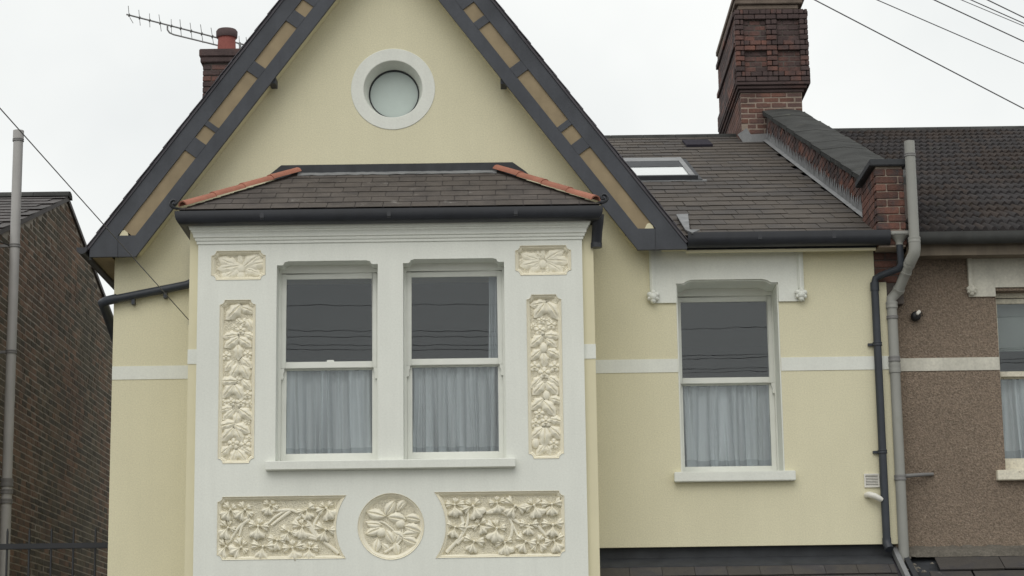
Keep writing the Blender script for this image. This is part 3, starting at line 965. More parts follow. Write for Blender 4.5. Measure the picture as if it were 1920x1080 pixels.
# ---------------- gable: bargeboards, soffit, roof
YG0, YG1 = -.28, -.24
ca = 1 / math.hypot(1, SL)
perp = Vector((SL * ca, -ca))               # inward normal of the LEFT verge (x, z)
FOOT_Z = 5.898
def line_x(z, d, side):
    """x on the verge line moved inward by d, at height z"""
    x = XA - (ZA - z) / SL + d / (SL * ca)
    return x if side < 0 else 2 * XA - x
def strip(d0, d1, z0, z1, side, endx=None):
    p = [(line_x(z0, d0, side), z0), (line_x(z0, d1, side), z0), (line_x(z1, d1, side), z1), (line_x(z1, d0, side), z1)]
    return p
D0, D1, D2, D3 = .048, .185, .318, .445
ENDX = {-1: -3.992, 1: 1.662}
for side in (-1, 1):
    zc = ZA - (abs(ENDX[side] - XA)) * SL
    zap = lambda d: ZA - d * math.sqrt(1 + SL * SL)
    ou = [(ENDX[side], FOOT_Z), (line_x(FOOT_Z + .205, D1, side), FOOT_Z), (line_x(FOOT_Z + .205, D1, side), FOOT_Z + .205), (XA, zap(D1)), (XA, zap(D0)), (ENDX[side], max(zc - D0 * math.sqrt(1 + SL * SL), FOOT_Z + .03))]
    outer = MB().plate(ou, YG0, YG1).build('bargeboard', 'barge', house)
    xi = line_x(FOOT_Z + .205, D1, side)
    inn = [(xi + .001 * -side, FOOT_Z), (line_x(FOOT_Z, D3, side), FOOT_Z), (XA, zap(D3)), (XA, zap(D2)), (line_x(FOOT_Z + .205, D2, side), FOOT_Z + .205), (xi + .001 * -side, FOOT_Z + .205)]
    MB().plate(inn, YG0 + .006, YG1 + .006).build('bargeboard', 'barge', house)
    # blocks that divide the gap into long and short openings
    px_iv = [(433, 288), (264, 241), (233, 139), (121, 45), (25, 5), (-8, -85)] if side < 0 else [(430, 282), (264, 240), (231, 137), (120, 47), (35, 10), (-8, -85)]
    def zof(py):
        # height at which the middle of the gap crosses image row py
        lo, hi = FOOT_Z, ZA
        for _ in range(40):
            m = (lo + hi) / 2
            if proj((line_x(m, (D1 + D2) / 2, side), YG0, m))[1] > py: lo = m
            else: hi = m
        return lo
    iv = [(zof(a_), zof(b_)) for a_, b_ in px_iv]
    def sq(d, z):   # point at depth d inward, cut square to the slope at centre-line height z
        x = line_x(z, (D1 + D2) / 2, -1)
        k = d - (D1 + D2) / 2
        q = (x + perp.x * k, z + perp.y * k)
        return q if side < 0 else (2 * XA - q[0], q[1])
    for (a0_, a1_), (b0_, b1_) in zip(iv[:-1], iv[1:]):
        MB().plate([sq(D1 - .002, a1_), sq(D2 + .002, a1_), sq(D2 + .002, b0_), sq(D1 - .002, b0_)], YG0 + .003, YG1 + .003).build('bargeboard_block', 'barge', house)
    for a0_, a1_ in iv:  # tan backing paints in the shaded soffit seen through each opening
        MB().plate([sq(D1 - .03, a0_ - .02), sq(D2 + .03, a0_ - .02), sq(D2 + .03, a1_ + .02), sq(D1 - .03, a1_ + .02)], -.262, -.25).build('shade_panel', 'tan', house)
    # cream wedge painting in the light that reaches the lowest opening's foot
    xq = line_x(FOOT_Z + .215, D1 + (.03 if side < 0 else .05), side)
    MB().plate([(xq - .035, FOOT_Z + .2), (xq + .055, FOOT_Z + .2), (xq + .045, FOOT_Z + .235), (xq + .015, FOOT_Z + .26), (xq - .01, FOOT_Z + .25)], -.270, -.264).build('lit_wedge', 'cream2', house)
    # soffit boards between bargeboard and wall, following the slope
    p0, p1 = (line_x(FOOT_Z + .06, D3 - .03, side), FOOT_Z + .06), (XA, zap(D3 - .03))
    q0, q1 = (line_x(FOOT_Z + .06, D3 - .06, side), FOOT_Z + .06), (XA, zap(D3 - .06))
    MB().plate([p0, p1, q1, q0], YG1 + .012, .0).build('soffit_board', 'cream2', house)
    # purlin end
    zp = zof(128)
    q = sq(D3 - .01, zp)
    MB().box(q[0] - .03, q[0] + .03, -.235, -.05, q[1] - .03, q[1] + .04).build('purlin_end', 'barge', house)
    # eave along the flank: boxed soffit, fascia, gutter
    if side < 0:
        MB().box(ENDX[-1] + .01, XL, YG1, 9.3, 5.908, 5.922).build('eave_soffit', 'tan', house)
        MB().box(ENDX[-1] - .012, ENDX[-1] + .012, YG1 + .003, 9.3, 5.88, 6.05).build('eave_fascia', 'black', house)
        gpr = [(-.055 + .055 * math.cos(math.radians(t)), 5.985 + .062 * math.sin(math.radians(t))) for t in range(0, -181, -20)]
        b = MB()
        for y in (YG0 - .03, 9.3):
            b.v += [(ENDX[-1] - .014 + p, y, z) for p, z in gpr]
        n = len(gpr)
        for i in range(n - 1):
            b.f.append((i, i + 1, n + i + 1, n + i))
        b.f.append(tuple(range(n)))
        b.build('eave_gutter', 'black', house, smooth=50)
# roof of the gable: two slabs, with the verge slates built one by one
for side in (-1, 1):
    def off(x, z, k):
        return (x - perp.x * k * (1 if side < 0 else -1) * 1, z - perp.y * k)
    x_e = line_x(5.98, 0, side)
    a_, b_ = off(x_e, 5.98, -.046), (XA, ZA - .046 / ca)
    c_, d_ = off(x_e, 5.98, -.024), (XA, ZA - .024 / ca)
    rf = MB().plate([a_, b_, d_, c_], YG0 - .012, 9.4).build('gable_roof', 'darkslate', house)
    L_ = math.hypot(b_[0] - a_[0], b_[1] - a_[1])
    nv = 23
    sdir = Vector((b_[0] - a_[0], 0, b_[1] - a_[1])).normalized()
    nrm = Vector((-perp.x if side < 0 else perp.x, 0, -perp.y))
    for i in range(nv):
        me_o = Vector((a_[0], YG0 - .03 + rnd.uniform(-.006, .006), a_[1])) + sdir * (i * L_ / nv) + nrm * (.021 + rnd.uniform(0, .003))
        slate_poly([(0, -.02), (.36, -.02), (.36, L_ / nv + .03), (0, L_ / nv + .03)], me_o, Vector((0, 1, 0)), sdir, nrm, .0, .006, .007).build('verge_slate', 'darkslate', rf, fixn=True)

# ---------------- right-hand roof of slates
ev = Vector((0, 1, ROOF_S)).normalized()
en = Vector((0, -ROOF_S, 1)).normalized()
RO = Vector((0, -.26, roofz(-.26)))
RLEN = (RIDGE_Y + .26) / ev.y
xr_end = 3.535
def valley(Y):
    return XA + (ZA - roofz(Y)) / SL
vv = [(valley(-.2) + .02, -.2)]
mroof = MB().add([(valley(-.2) - .25, -.26, roofz(-.26) - .02), (xr_end, -.26, roofz(-.26) - .02), (xr_end, RIDGE_Y, roofz(RIDGE_Y) - .02), (valley(RIDGE_Y) - .2, RIDGE_Y, roofz(RIDGE_Y) - .02)],
                 [(0, 1, 2, 3)])
mroof.add([(xr_end, RIDGE_Y, roofz(RIDGE_Y) - .02), (-1.2, RIDGE_Y, roofz(RIDGE_Y) - .02), (-1.2, 15, 7), (xr_end, 15, 7)], [(0, 1, 2, 3)])
mroof = mroof.build('slate_roof', 'darkslate', house)
NR = 27
gau = RLEN / NR
wsl = .25
pieces = []
for r in range(NR):
    v0 = r * gau
    Yr = RO.y + ev.y * (v0 + gau)
    u = 3.6 - (r % 2) * wsl / 2 + rnd.uniform(-.03, .03)
    while u > valley(Yr) - .3:
        u -= wsl
        w_ = wsl - rnd.uniform(.003, .008)
        u1 = min(u + w_, xr_end - .005)
        if u1 - u < .05: continue
        slip = -.03 if rnd.random() < .04 else 0
        poly = [(u, v0 + slip + rnd.uniform(-.012, .010)), (u1, v0 + slip + rnd.uniform(-.012, .010)), (u1, v0 + gau + .06), (u, v0 + gau + .06)]
        c = RO + eu * ((u + u1) / 2) + ev * v0
        q = proj(c)
        # left of the bargeboard the slates are hidden behind the gable
        edge = proj((line_x(max(FOOT_Z, min(ZA, 6.0)), 0, 1), YG0, 6.0))
        zz = CAM.z
        vis = q[0] + 60 > 1140 + (q[1] - 250) * .74
        pieces.append((vis, v0, poly))
pieces.sort(key=lambda t: (not t[0], t[1]))
rest = MB()
for k, (vis, v0, poly) in enumerate(pieces):
    b = slate_poly(poly, RO, eu, ev, en, .0 + rnd.uniform(0, .003), .005, .0095)
    if k < 300 and vis:
        b.build('slate', 'slate', mroof, fixn=False)
    else:
        rest.add(b.v, b.f)
if rest.v:
    rest.build('far_slates', 'slate', mroof, fixn=False, kind='stuff')
for i in range(10):
    x0 = -1.3 + i * .455
    b = MB()
    K = 7
    for x in (x0 + .003, x0 + .452):
        for j in range(K):
            t = pi * j / (K - 1)
            b.v.append((x, RIDGE_Y + .12 * math.cos(t), roofz(RIDGE_Y) - .035 + .075 * math.sin(t)))
    for j in range(K - 1):
        b.f.append((j, j + 1, K + j + 1, K + j))
    b.f += [tuple(range(K)), tuple(range(K, 2 * K))]
    if x0 < 3.1:
        b.build('ridge_tile', 'coping', mroof, smooth=50)
# eaves gutter and fascia
GX0, GX1 = 1.668, 3.585
gq = [(-.33 + .075 + .075 * math.cos(math.radians(t)), 6.0 + .085 * math.sin(math.radians(t))) for t in range(0, -181, -15)]
b = MB()
full = [(-.18, 6.048)] + [(y, z) for y, z in gq] + [(-.33, 6.048), (-.318, 6.048)] + [(-.255 + .062 * math.cos(math.radians(t)), 6.0 + .07 * math.sin(math.radians(t))) for t in range(-180, 1, 15)] + [(-.193, 6.048)]
n = len(full)
for x in (GX0, GX1):
    b.v += [(x, y, z) for y, z in full]
for i in range(n):
    j = (i + 1) % n
    b.f.append((i, j, n + j, n + i))
b.f += [tuple(range(n)), tuple(range(n, 2 * n))[::-1]]
og = b.build('eaves_gutter', 'black', house, smooth=50)
for x in (2.35, 3.05):
    MB().box(x - .03, x + .03, -.3325, -.21, 5.96, 6.051).build('gutter_joint', 'black', og, bevel=.012)
MB().box(GX0, 3.47, -.18, -.16, 5.90, 6.06).build('eaves_fascia', 'black', house)
MB().box(1.44, 3.468, -.16, .0, 5.932, 5.95).build('eaves_soffit', 'cream2', house)
MB().box(1.66, 3.462, -.185, -.155, 5.882, 5.907).build('soffit_trim', 'cream2', house)
# folded lead at the foot of the valley
q = [onplane(1268, 411, RO, en), onplane(1290, 410, RO, en), onplane(1293, 440, RO, en), onplane(1312, 440, RO, en), onplane(1298, 446, RO, en), onplane(1285, 440, RO, en)]
b = MB()
q = [p + en * .05 for p in q]
b.add(q + [p - en * .012 for p in q], [tuple(range(6)), tuple(range(6, 12))[::-1]] + [(i, (i + 1) % 6, 6 + (i + 1) % 6, 6 + i) for i in range(6)])
b.build('valley_lead', 'leadstep', house)
# roof window
RO2 = RO + en * .05
c1_, c2_ = onplane(1279, 296, RO2, en), onplane(1302, 332, RO2, en)
y_t, y_b = c1_.y, c2_.y
x_r = (c1_.x + c2_.x) / 2
x_l = x_r - .95
def rp_(x, Y, h): return Vector((x, Y, roofz(Y))) + en * h
def slab(x0, x1, ya, yb_, h0, h1):
    b = MB()
    vs = [rp_(x, y, h) for h in (h0, h1) for y in (ya, yb_) for x in (x0, x1)]
    return b.add(vs, [(0, 2, 3, 1), (4, 5, 7, 6), (0, 1, 5, 4), (2, 6, 7, 3), (0, 4, 6, 2), (1, 3, 7, 5)])
yp0, yp1 = onplane(1230, 329, RO2, en).y, onplane(1230, 313, RO2, en).y
yc0 = onplane(1230, 303, RO2, en).y
rwn = slab(x_l, x_r, y_b + .05, y_t, .0, .03).build('roof_window', 'leaddark', house)
slab(x_l, x_l + .06, y_b, y_t, .03, .055).build('window_frame', 'leaddark', rwn)
slab(x_r - .06, x_r, y_b + .02, y_t, .03, .062).build('window_frame', 'lead', rwn)
slab(x_l, x_r, y_b, yp0, .02, .058).build('window_frame', 'leaddark', rwn)
slab(x_l, x_r + .02, y_b - .03, y_b + .05, .02, .075).build('window_frame', 'leaddark', rwn)
slab(x_l, x_r, yp1, yc0, .03, .056).build('window_frame', 'leaddark', rwn)
slab(x_l, x_r - .05, yc0, y_t, .03, .06).build('window_cowl', 'lead', rwn)
slab(x_l + .06, x_r - .06, yp0, yp1, .03, .05).build('window_pane', mat('roof_pane', (.62, .65, .64), .08, .02, 3, spec=.9), rwn)  # pale base colour paints in the white sky reflected by the pane
slab(x_l - .05, x_r + .12, y_b - .08, y_b - .001, .0, .022).build('flashing_apron', 'lead', rwn)
slab(x_r + .001, x_r + .07, y_b - .05, y_t + .1, .0, .03).build('flashing_apron', 'leaddark', rwn)
# slate vent near the ridge
RO3 = RO + en * .03
vc0, vc1 = onplane(1287, 273, RO3, en), onplane(1327, 263, RO3, en)
slab(vc0.x, vc1.x, vc0.y, vc1.y, .012, .045).build('roof_vent', mat('vent_plastic', (.035, .032, .042), .9, .1, 5, spec=.1), house)

# ---------------- lean-to roof under the right window
LZ, LY = 2.985, .0
LS = .62
lev = Vector((0, -1, -LS)).normalized()
len_ = Vector((0, -LS, 1)).normalized()
def lz(Y): return LZ + LS * Y
low = MB().add([(.72, .05, lz(.05) - .03), (3.56, .05, lz(.05) - .03), (3.56, -1.3, lz(-1.3) - .03), (.72, -1.3, lz(-1.3) - .03)], [(0, 1, 2, 3)]).build('porch_roof', 'darkslate', house)
k = 0
for r in range(5):
    y1 = -.08 - r * .21
    u = .75 - (r % 2) * .15
    while u < 3.5:
        x0, x1 = max(.75, u), min(3.50, u + .296)
        if x1 - x0 > .04:
            O = Vector((x0, y1 - .21, lz(y1 - .21)))
            slate_poly([(0, rnd.uniform(-.006, .006)), (x1 - x0, rnd.uniform(-.006, .006)), (x1 - x0, .30), (0, .30)], O, eu, -lev, len_, .0, .010, .02).build('slate', 'lowslate', low, fixn=False)
        u += .3
MB().add([(x, y, z) for x in (.75, 3.50) for y, z in ((.068, 3.113), (.068, 3.02), (.03, 3.005), (-.135, lz(-.135) + .035), (-.137, lz(-.137) + .022))],
         [(i, i + 1, 6 + i, 5 + i) for i in range(4)]).build('lead_apron', 'leaddark', house, smooth=30)

# ================================================================= CURTAINS
def curtain(x0, x1, z0, z1, y, seed, label, hem=.10, amp=.058, folds=8, name='net_curtain', m='net'):
    r = random.Random(seed)
    fs = [(r.uniform(.5, 1.6), r.uniform(0, 6.28), r.uniform(-.6, .6)) for _ in range(4)]
    NX, NZ = 150, 14
    vs = []
    b = MB()
    def pt(i, jz):
        t = i / NX
        vert = jz                       # 0 top .. 1 bottom
        ph = 0
        for k, (fq, p0, dr) in enumerate(fs):
            ph += math.sin(2 * pi * folds * (.45 + .3 * k) * t * fq + p0 + dr * vert * 2.2) / (1 + .35 * k)
        sharp = math.copysign(abs(math.sin(ph * 1.3)) ** .7, math.sin(ph * 1.3))
        yy = y + amp * sharp * (.55 + .45 * vert) + .008 * math.sin(t * 90 + seed) * (1 - vert)
        xx = x0 + (x1 - x0) * t + .012 * math.sin(ph * 2 + vert * 2) * vert
        return xx, yy
    for j in range(NZ + 1):
        for i in range(NX + 1):
            x, yy = pt(i, j / NZ)
            b.v.append((x, yy, z1 + (z0 - z1) * j / NZ))
    for j in range(NZ):
        for i in range(NX):
            q = j * (NX + 1) + i
            b.f.append((q, q + 1, q + NX + 2, q + NX + 1))
    o = b.build(name, m, None, smooth=60, fixn=False, label=label, cat='curtain', group='net curtains at the sash windows')
    if hem:
        h = MB()
        for zz in (z0 - .002, z0 + hem):
            for i in range(NX + 1):
                x, yy = pt(i, (z1 - zz) / (z1 - z0))
                h.v.append((x, yy - .004, zz))
        for i in range(NX):
            h.f.append((i, i + 1, NX + 2 + i, NX + 1 + i))
        h.build('hem', 'hem', o, smooth=60, fixn=False)
        MB().tube([(x0 - .02, y, z1 - .01), (x1 + .02, y, z1 - .01)], .006, 6).build('curtain_wire', 'wire', o)
    return o
curtain(bw[0]['x0'] + .03, bw[0]['x1'] - .03, 3.90, mL[0] + .01, -.655, 3, 'pleated white net curtain in the lower half of the left bay window')
curtain(bw[1]['x0'] + .03, bw[1]['x1'] - .03, 3.90, mR[0] + .01, -.655, 11, 'pleated white net curtain in the lower half of the right bay window below the drape')
curtain(RW['x0'] + .03, RW['x1'] - .03, 3.88, mS[0] + .01, .52, 23, 'net curtain in the lower half of the window beside the black downpipe', folds=7)
curtain(-.215, -.09, mR[1] - .05, 5.60, -.66, 5, 'pale drape hanging at the right edge of the upper pane of the right bay window', hem=0, amp=.02, folds=3, name='drape', m='hem')

# ================================================================= RIGHT NEIGHBOUR
nb = thing('terraced_house', (6.5, 4, 0), 'brown pebbledashed house with a dark pantiled roof and pale painted band', 'house')
NY = .14
nwx0 = at(1867, 700, NY + .1).x
nw = dict(x0=at(1862, 545, NY).x + .02, x1=5.75, z0=3.80, z1=at(1880, 545, NY).z)
nhole = [(nw['x0'], nw['z0']), (nw['x1'], nw['z0']), (nw['x1'], nw['z1']), (nw['x0'], nw['z1'])]
nbase = at(1800, 1026, NY).z
MB().plate([(3.50, nbase), (11, nbase), (11, 6.05), (3.50, 6.05)], NY, NY + .4, [nhole]).build('wall', 'pebble', nb)
MB().box(3.56, 11, NY + .03, NY + .4, 0, nbase).build('lower_wall', 'redbrick', nb)
MB().box(3.7, 11, 9.2, 9.5, 0, 9).build('back_wall', 'brick', nb)
b = MB()
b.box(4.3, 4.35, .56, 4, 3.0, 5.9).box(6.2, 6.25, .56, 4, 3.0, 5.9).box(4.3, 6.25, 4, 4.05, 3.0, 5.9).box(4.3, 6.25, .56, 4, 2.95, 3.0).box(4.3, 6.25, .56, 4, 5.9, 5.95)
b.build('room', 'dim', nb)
zb0, zb1 = at(1777, 695, NY).z, at(1777, 671, NY).z
MB().box(3.56, nw['x0'] - .001, NY - .008, NY + .01, zb0, zb1).build('string_course', 'band2', nb)
MB().box(nw['x1'] + .001, 11, NY - .008, NY + .01, zb0, zb1).build('string_course', 'band2', nb)
mN = mid_of(1895, 698, 708, NY + .2)
wn, yl4 = sash_window('sash_window', dict(x0=nw['x0'], x1=nw['x1'], z0=nw['z0'] + .02, z1=nw['z1'] - .01), NY + .14, mN, nb, 'oldwood', fr=.008, st=.03, bot=.10)
zs0, zs1 = at(1895, 900, NY - .06).z, at(1895, 881, NY - .06).z
MB().box(at(1870, 890, NY - .06).x, nw['x1'] + .08, NY - .07, NY + .2, zs0, zs1).build('window_sill', 'oldwood', nb, bevel=.006)
hzb = at(1840, 556, NY - .02).z
nhx = at(1815, 520, NY - .02).x
MB().plate([(nhx, hzb), (nw['x0'] - .001, hzb), (nw['x0'] - .001, nw['z1'] + .03), (nw['x1'] + .001, nw['z1'] + .03), (nw['x1'] + .001, hzb), (nw['x1'] + .25, hzb), (nw['x1'] + .25, 5.96), (nhx, 5.96)], NY - .02, NY + .02).build('hood_panel', 'band2', nb)
rx = at(1819, 510, NY - .03).x
MB().box(rx - .02, rx + .02, NY - .045, NY, at(1819, 538, NY - .03).z, 5.96).build('rib', 'band2', nb, bevel=.004)
boss(rx + .004, at(1820, 545, NY - .03).z, NY - .025, nb, 'band2', .95)
curtain(nw['x0'] + .02, nw['x1'] - .02, 3.93, mN[0] + .01, NY + .32, 31, 'grey net curtain behind the peeling sash of the pebbledashed house', folds=10)
zl = at(1890, 656, NY + .3).z
bl_ = MB().box(nw['x0'] + .02, nw['x1'] - .02, NY + .33, NY + .336, zl, nw['z1']).build('roller_blind', 'blind', None, label='grey green roller blind half drawn in the pebbledashed house window', cat='blind')
MB().tube([(nw['x0'] + .02, NY + .333, zl), (nw['x1'] - .02, NY + .333, zl)], .012, 8).build('blind_bar', 'blind', bl_)
# roof
NO = Vector((0, -.17, 6.035))
NS = .3835
nev = Vector((0, 1, NS)).normalized()
nen = Vector((0, -NS, 1)).normalized()
NRID = 9.05
NLEN = (NRID + .17) / nev.y
nroof = MB().add([(3.75, -.17, 6.0), (11, -.17, 6.0), (11, NRID, 6.0 + NS * (NRID + .17)), (3.75, NRID, 6.0 + NS * (NRID + .17)), (11, 15, 7.2), (3.75, 15, 7.2)], [(0, 1, 2, 3), (3, 2, 4, 5)]).build('tiled_roof', 'tile', nb)
tw, NT = .17, 22
ng = NLEN / NT
tm = MB()
cs = [(0, .004), (.012, .03), (.03, .042), (.048, .03), (.06, .006), (.085, .0), (.097, .028), (.115, .042), (.133, .028), (.145, .004), (.17, .0)]
K = len(cs)
for v, h in ((0, .028), (ng + .04, .0)):
    tm.v += [(u, v, q_ * .95 + h) for u, q_ in cs]
tm.v += [(u, 0, -.004) for u, q_ in cs]
for i in range(K - 1):
    tm.f.append((i, i + 1, K + i + 1, K + i))
    tm.f.append((2 * K + i, 2 * K + i + 1, i + 1, i))
tme = tm.mesh('tile', M['tile'], smooth=50, fixn=False)
tl_ = []
for r in range(NT):
    for c in range(26):
        x = 3.80 + c * tw + (tw / 2 if r % 2 else 0)
        O = NO + Vector((x, 0, 0)) + nev * (r * ng)
        q = proj(O)
        tl_.append((q[0] < 1935, q[0] > 1540, O))
stf = MB()
cnt = 0
for vis, v2, O in tl_:
    ang = rnd.uniform(-.012, .012)
    O = O + nev * rnd.uniform(-.012, .012)
    Mx = frame(O + nen * rnd.uniform(0, .004), eu, nev, nen) @ Matrix.Rotation(ang, 4, 'Z')
    if vis and cnt < 300:
        inst('tile', tme, nroof, Mx)
        cnt += 1
    else:
        stf.add([Mx @ Vector(p) for p in tm.v], tm.f)
stf.build('far_tiles', 'tile', nroof, smooth=50, fixn=False, kind='stuff')
for i in range(16):
    x0 = 3.7 + i * .46
    b = MB()
    K = 7
    for x in (x0 + .003, x0 + .456):
        for j in range(K):
            t = pi * j / (K - 1)
            b.v.append((x, NRID + .13 * math.cos(t), 6.035 + NS * (NRID + .17) - .02 + .085 * math.sin(t)))
    for j in range(K - 1):
        b.f.append((j, j + 1, K + j + 1, K + j))
    b.f += [tuple(range(K)), tuple(range(K, 2 * K))]
    b.build('ridge_tile', 'coping', nroof, smooth=50)
# gutter, fascia
b = MB()
gz = 6.0
full = [(-.30 + .06 + .06 * math.cos(math.radians(t)), gz - .005 + .075 * math.sin(math.radians(t))) for t in range(0, -181, -15)] + [(-.30, gz + .03), (-.29, gz + .03)] + \
       [(-.24 + .05 * math.cos(math.radians(t)), gz - .005 + .06 * math.sin(math.radians(t))) for t in range(-180, 1, 15)] + [(-.19, gz + .03), (-.18, gz + .03)]
n = len(full)
for x in (3.76, 11):
    b.v += [(x, y, z) for y, z in full]
for i in range(n):
    j = (i + 1) % n
    b.f.append((i, j, n + j, n + i))
b.f += [tuple(range(n)), tuple(range(n, 2 * n))[::-1]]
b.build('eaves_gutter', mat('dull_gutter', (.045, .046, .044), .6, .25, 5, streak=.2), nb, smooth=50)
MB().box(3.76, 11, -.155, -.125, 5.83, 6.03).build('eaves_fascia', 'fasciabrown', nb)
MB().box(3.76, 11, -.125, NY, 5.85, 5.875).build('eaves_soffit', 'fasciabrown', nb)
# its lean-to roof
nl = MB().add([(3.60, .17, 3.04), (11, .17, 3.04), (11, -1.2, 2.18), (3.60, -1.2, 2.18)], [(0, 1, 2, 3)]).build('porch_roof', 'leaddark', nb)
def nlz(Y): return 2.955 + .62 * Y
for r in range(4):
    y1 = -.02 - r * .23
    u = 3.9 - (r % 2) * .3
    while u < 6.5:
        O = Vector((max(3.80, u), y1 - .23, nlz(y1 - .23) + .03))
        x1 = u + .60 - rnd.uniform(.004, .02)
        slate_poly([(0, rnd.uniform(-.012, .012)), (x1 - O.x, rnd.uniform(-.012, .012)), (x1 - O.x, .27), (0, .27)], O, eu, -lev, len_, .0, .014, .022).build('slate', 'lowslate', nl, fixn=False)
        u += .60
# uneven mortar fillet where wall, pipe and roofs meet
rf_ = MB()
NXF = 60
for i in range(NXF + 1):
    x = 3.56 + i * (5.6 - 3.56) / NXF
    n1, n2, n3 = (rnd.uniform(-.014, .014) for _ in range(3))
    rf_.v += [(x, NY + .01, nbase + .02 + n1 * .6), (x, NY - .03 + n1 * .4, nbase - .005 + n1), (x, NY - .10 + n2, nlz(NY - .10) + .075 + n2 * .5), (x, NY - .15 + n3, nlz(NY - .15) + .04)]
for i in range(NXF):
    for k in range(3):
        rf_.f.append((i * 4 + k, i * 4 + 4 + k, i * 4 + 5 + k, i * 4 + 1 + k))
rf_.build('mortar_fillet', mat('old_fillet', (.12, .108, .09), .95, .3, 6, .3, 50, .6, 40), nb, smooth=50)
for i in range(26):
    x = 3.56 + abs(rnd.gauss(0, .10))
    y = rnd.uniform(-.32, .05)
    s = rnd.uniform(.008, .026)
    me_ = [(s * math.cos(t) * rnd.uniform(.7, 1.2), h) for t, h in ((0, 0),)]
    b = MB()
    b.lathe([(s, 0), (s * .9, s * .45), (s * .5, s * .75), (.001, s * .8)], (0, 0, 0), 'z', 7)
    b.v = [(p[0] * rnd.uniform(.8, 1.2) + x, p[1] * rnd.uniform(.8, 1.2) + y, p[2] * rnd.uniform(.8, 1.2) + nlz(y) + .045) for p in b.v]
    b.build('mortar_lump', 'rag', nb)
# divide between the two lean-to roofs: narrow lead-covered kerb
MB().obox((3.52, .06, nlz(.06) + .03), (.045, 0, 0), (.05, -.9, -.558), (0, 0, .075)).build('roof_divide', 'lead', nb)
MB().obox((3.60, .03, nlz(.03) + .015), (.05, 0, 0), (.06, -.9, -.558), (0, 0, .06)).build('roof_divide', 'leaddark', nb)

# ================================================================= PARTY WALL between the roofs
pw = thing('party_wall', (3.75, 4, 5.6), 'stained red brick parapet with a grey sloping coping between slate roof and tiled roof', 'parapet wall')
PX0, PX1 = 3.54, 4.0
H = .38
MB().add([(x, y, z) for x in (PX0 + .012, PX1) for y, z in ((.5, roofz(.5) - .3), (8.7, roofz(8.7) - .3), (8.7, roofz(8.7) + H), (.5, roofz(.5) + H))],
         [(0, 1, 2, 3), (4, 5, 6, 7), (0, 1, 5, 4), (2, 3, 7, 6), (0, 3, 7, 4), (1, 2, 6, 5)]).build('wall_core', 'sootmortar', pw)
# bricks of the raking face are a few pixels wide: one joined part
bs = MB()
row = 0
for k in range(46):
    z = 6.05 + k * .075
    y = .5 - (k % 2) * .11
    while y < 8.6:
        ym = y + .108
        if roofz(ym) - .05 < z + .035 < roofz(ym) + H - .01:
            L_ = .217
            dx = rnd.uniform(0, .006)
            bs.box(PX0 + dx - .002, PX0 + .03, y, y + L_, z, z + .064)
        y += .227
bs.build('raking_bricks', mat('parapet_brick', (.105, .060, .052), .9, .25, 3, .2, 40, .6, 60, rand=.3, hue=(.20, .08, .05), huescale=1.1, huelo=.54, huehi=.70, spots=((.05, .047, .052), 2.5, .44, .66)), pw, kind='stuff', fixn=False)
cpn = 12
for i in range(cpn):
    y0, y1 = .52 + i * (8.35 / cpn), .52 + (i + 1) * (8.35 / cpn) - .008
    h0 = rnd.uniform(-.006, .006)
    b = MB()
    vs = []
    for x, dz in ((PX0 - .04, 0), ((PX0 + PX1) / 2, .03), (PX1 + .04, 0)):
        for y in (y0, y1):
            vs += [(x, y, roofz(y) + H + .005 + h0), (x, y, roofz(y) + H + .065 + dz + h0)]
    b.add(vs, [(0, 1, 3, 2), (8, 9, 11, 10), (1, 3, 7, 5), (5, 7, 11, 9), (0, 2, 6, 4), (4, 6, 10, 8), (0, 1, 5, 4), (4, 5, 9, 8), (2, 3, 7, 6), (6, 7, 11, 10)])
    b.build('coping_stone', 'coping', pw, bevel=.006)
# stepped lead flashing
for i in range(64):
    y0 = -.12 + i * .1325
    y1 = y0 + .15
    top = .205 + rnd.uniform(-.03, .02)
    b = MB()
    vs = [(y0, roofz(y0) + .01), (y1, roofz(y1) + .01), (y1, roofz(y1) + .05 + rnd.uniform(0, .02)), (y0 + .03, roofz(y0) + top)]
    xo = PX0 - .012 - .002 * (i % 2)
    b.add([(xo, y, z) for y, z in vs] + [(xo + .006, y, z) for y, z in vs], [(0, 1, 2, 3), (7, 6, 5, 4), (0, 4, 5, 1), (1, 5, 6, 2), (2, 6, 7, 3), (3, 7, 4, 0)])
    b.build('flashing_step', 'leadstep', pw, fixn=False)
MB().add([(PX0 - .013, -.2, roofz(-.2) + .05), (PX0 - .013, 8.6, roofz(8.6) + .05), (PX0 - .06, 8.6, roofz(8.6) + .034), (PX0 - .05, -.2, roofz(-.2) + .034)], [(0, 1, 2, 3)]).build('flashing_soaker', 'lead', pw)
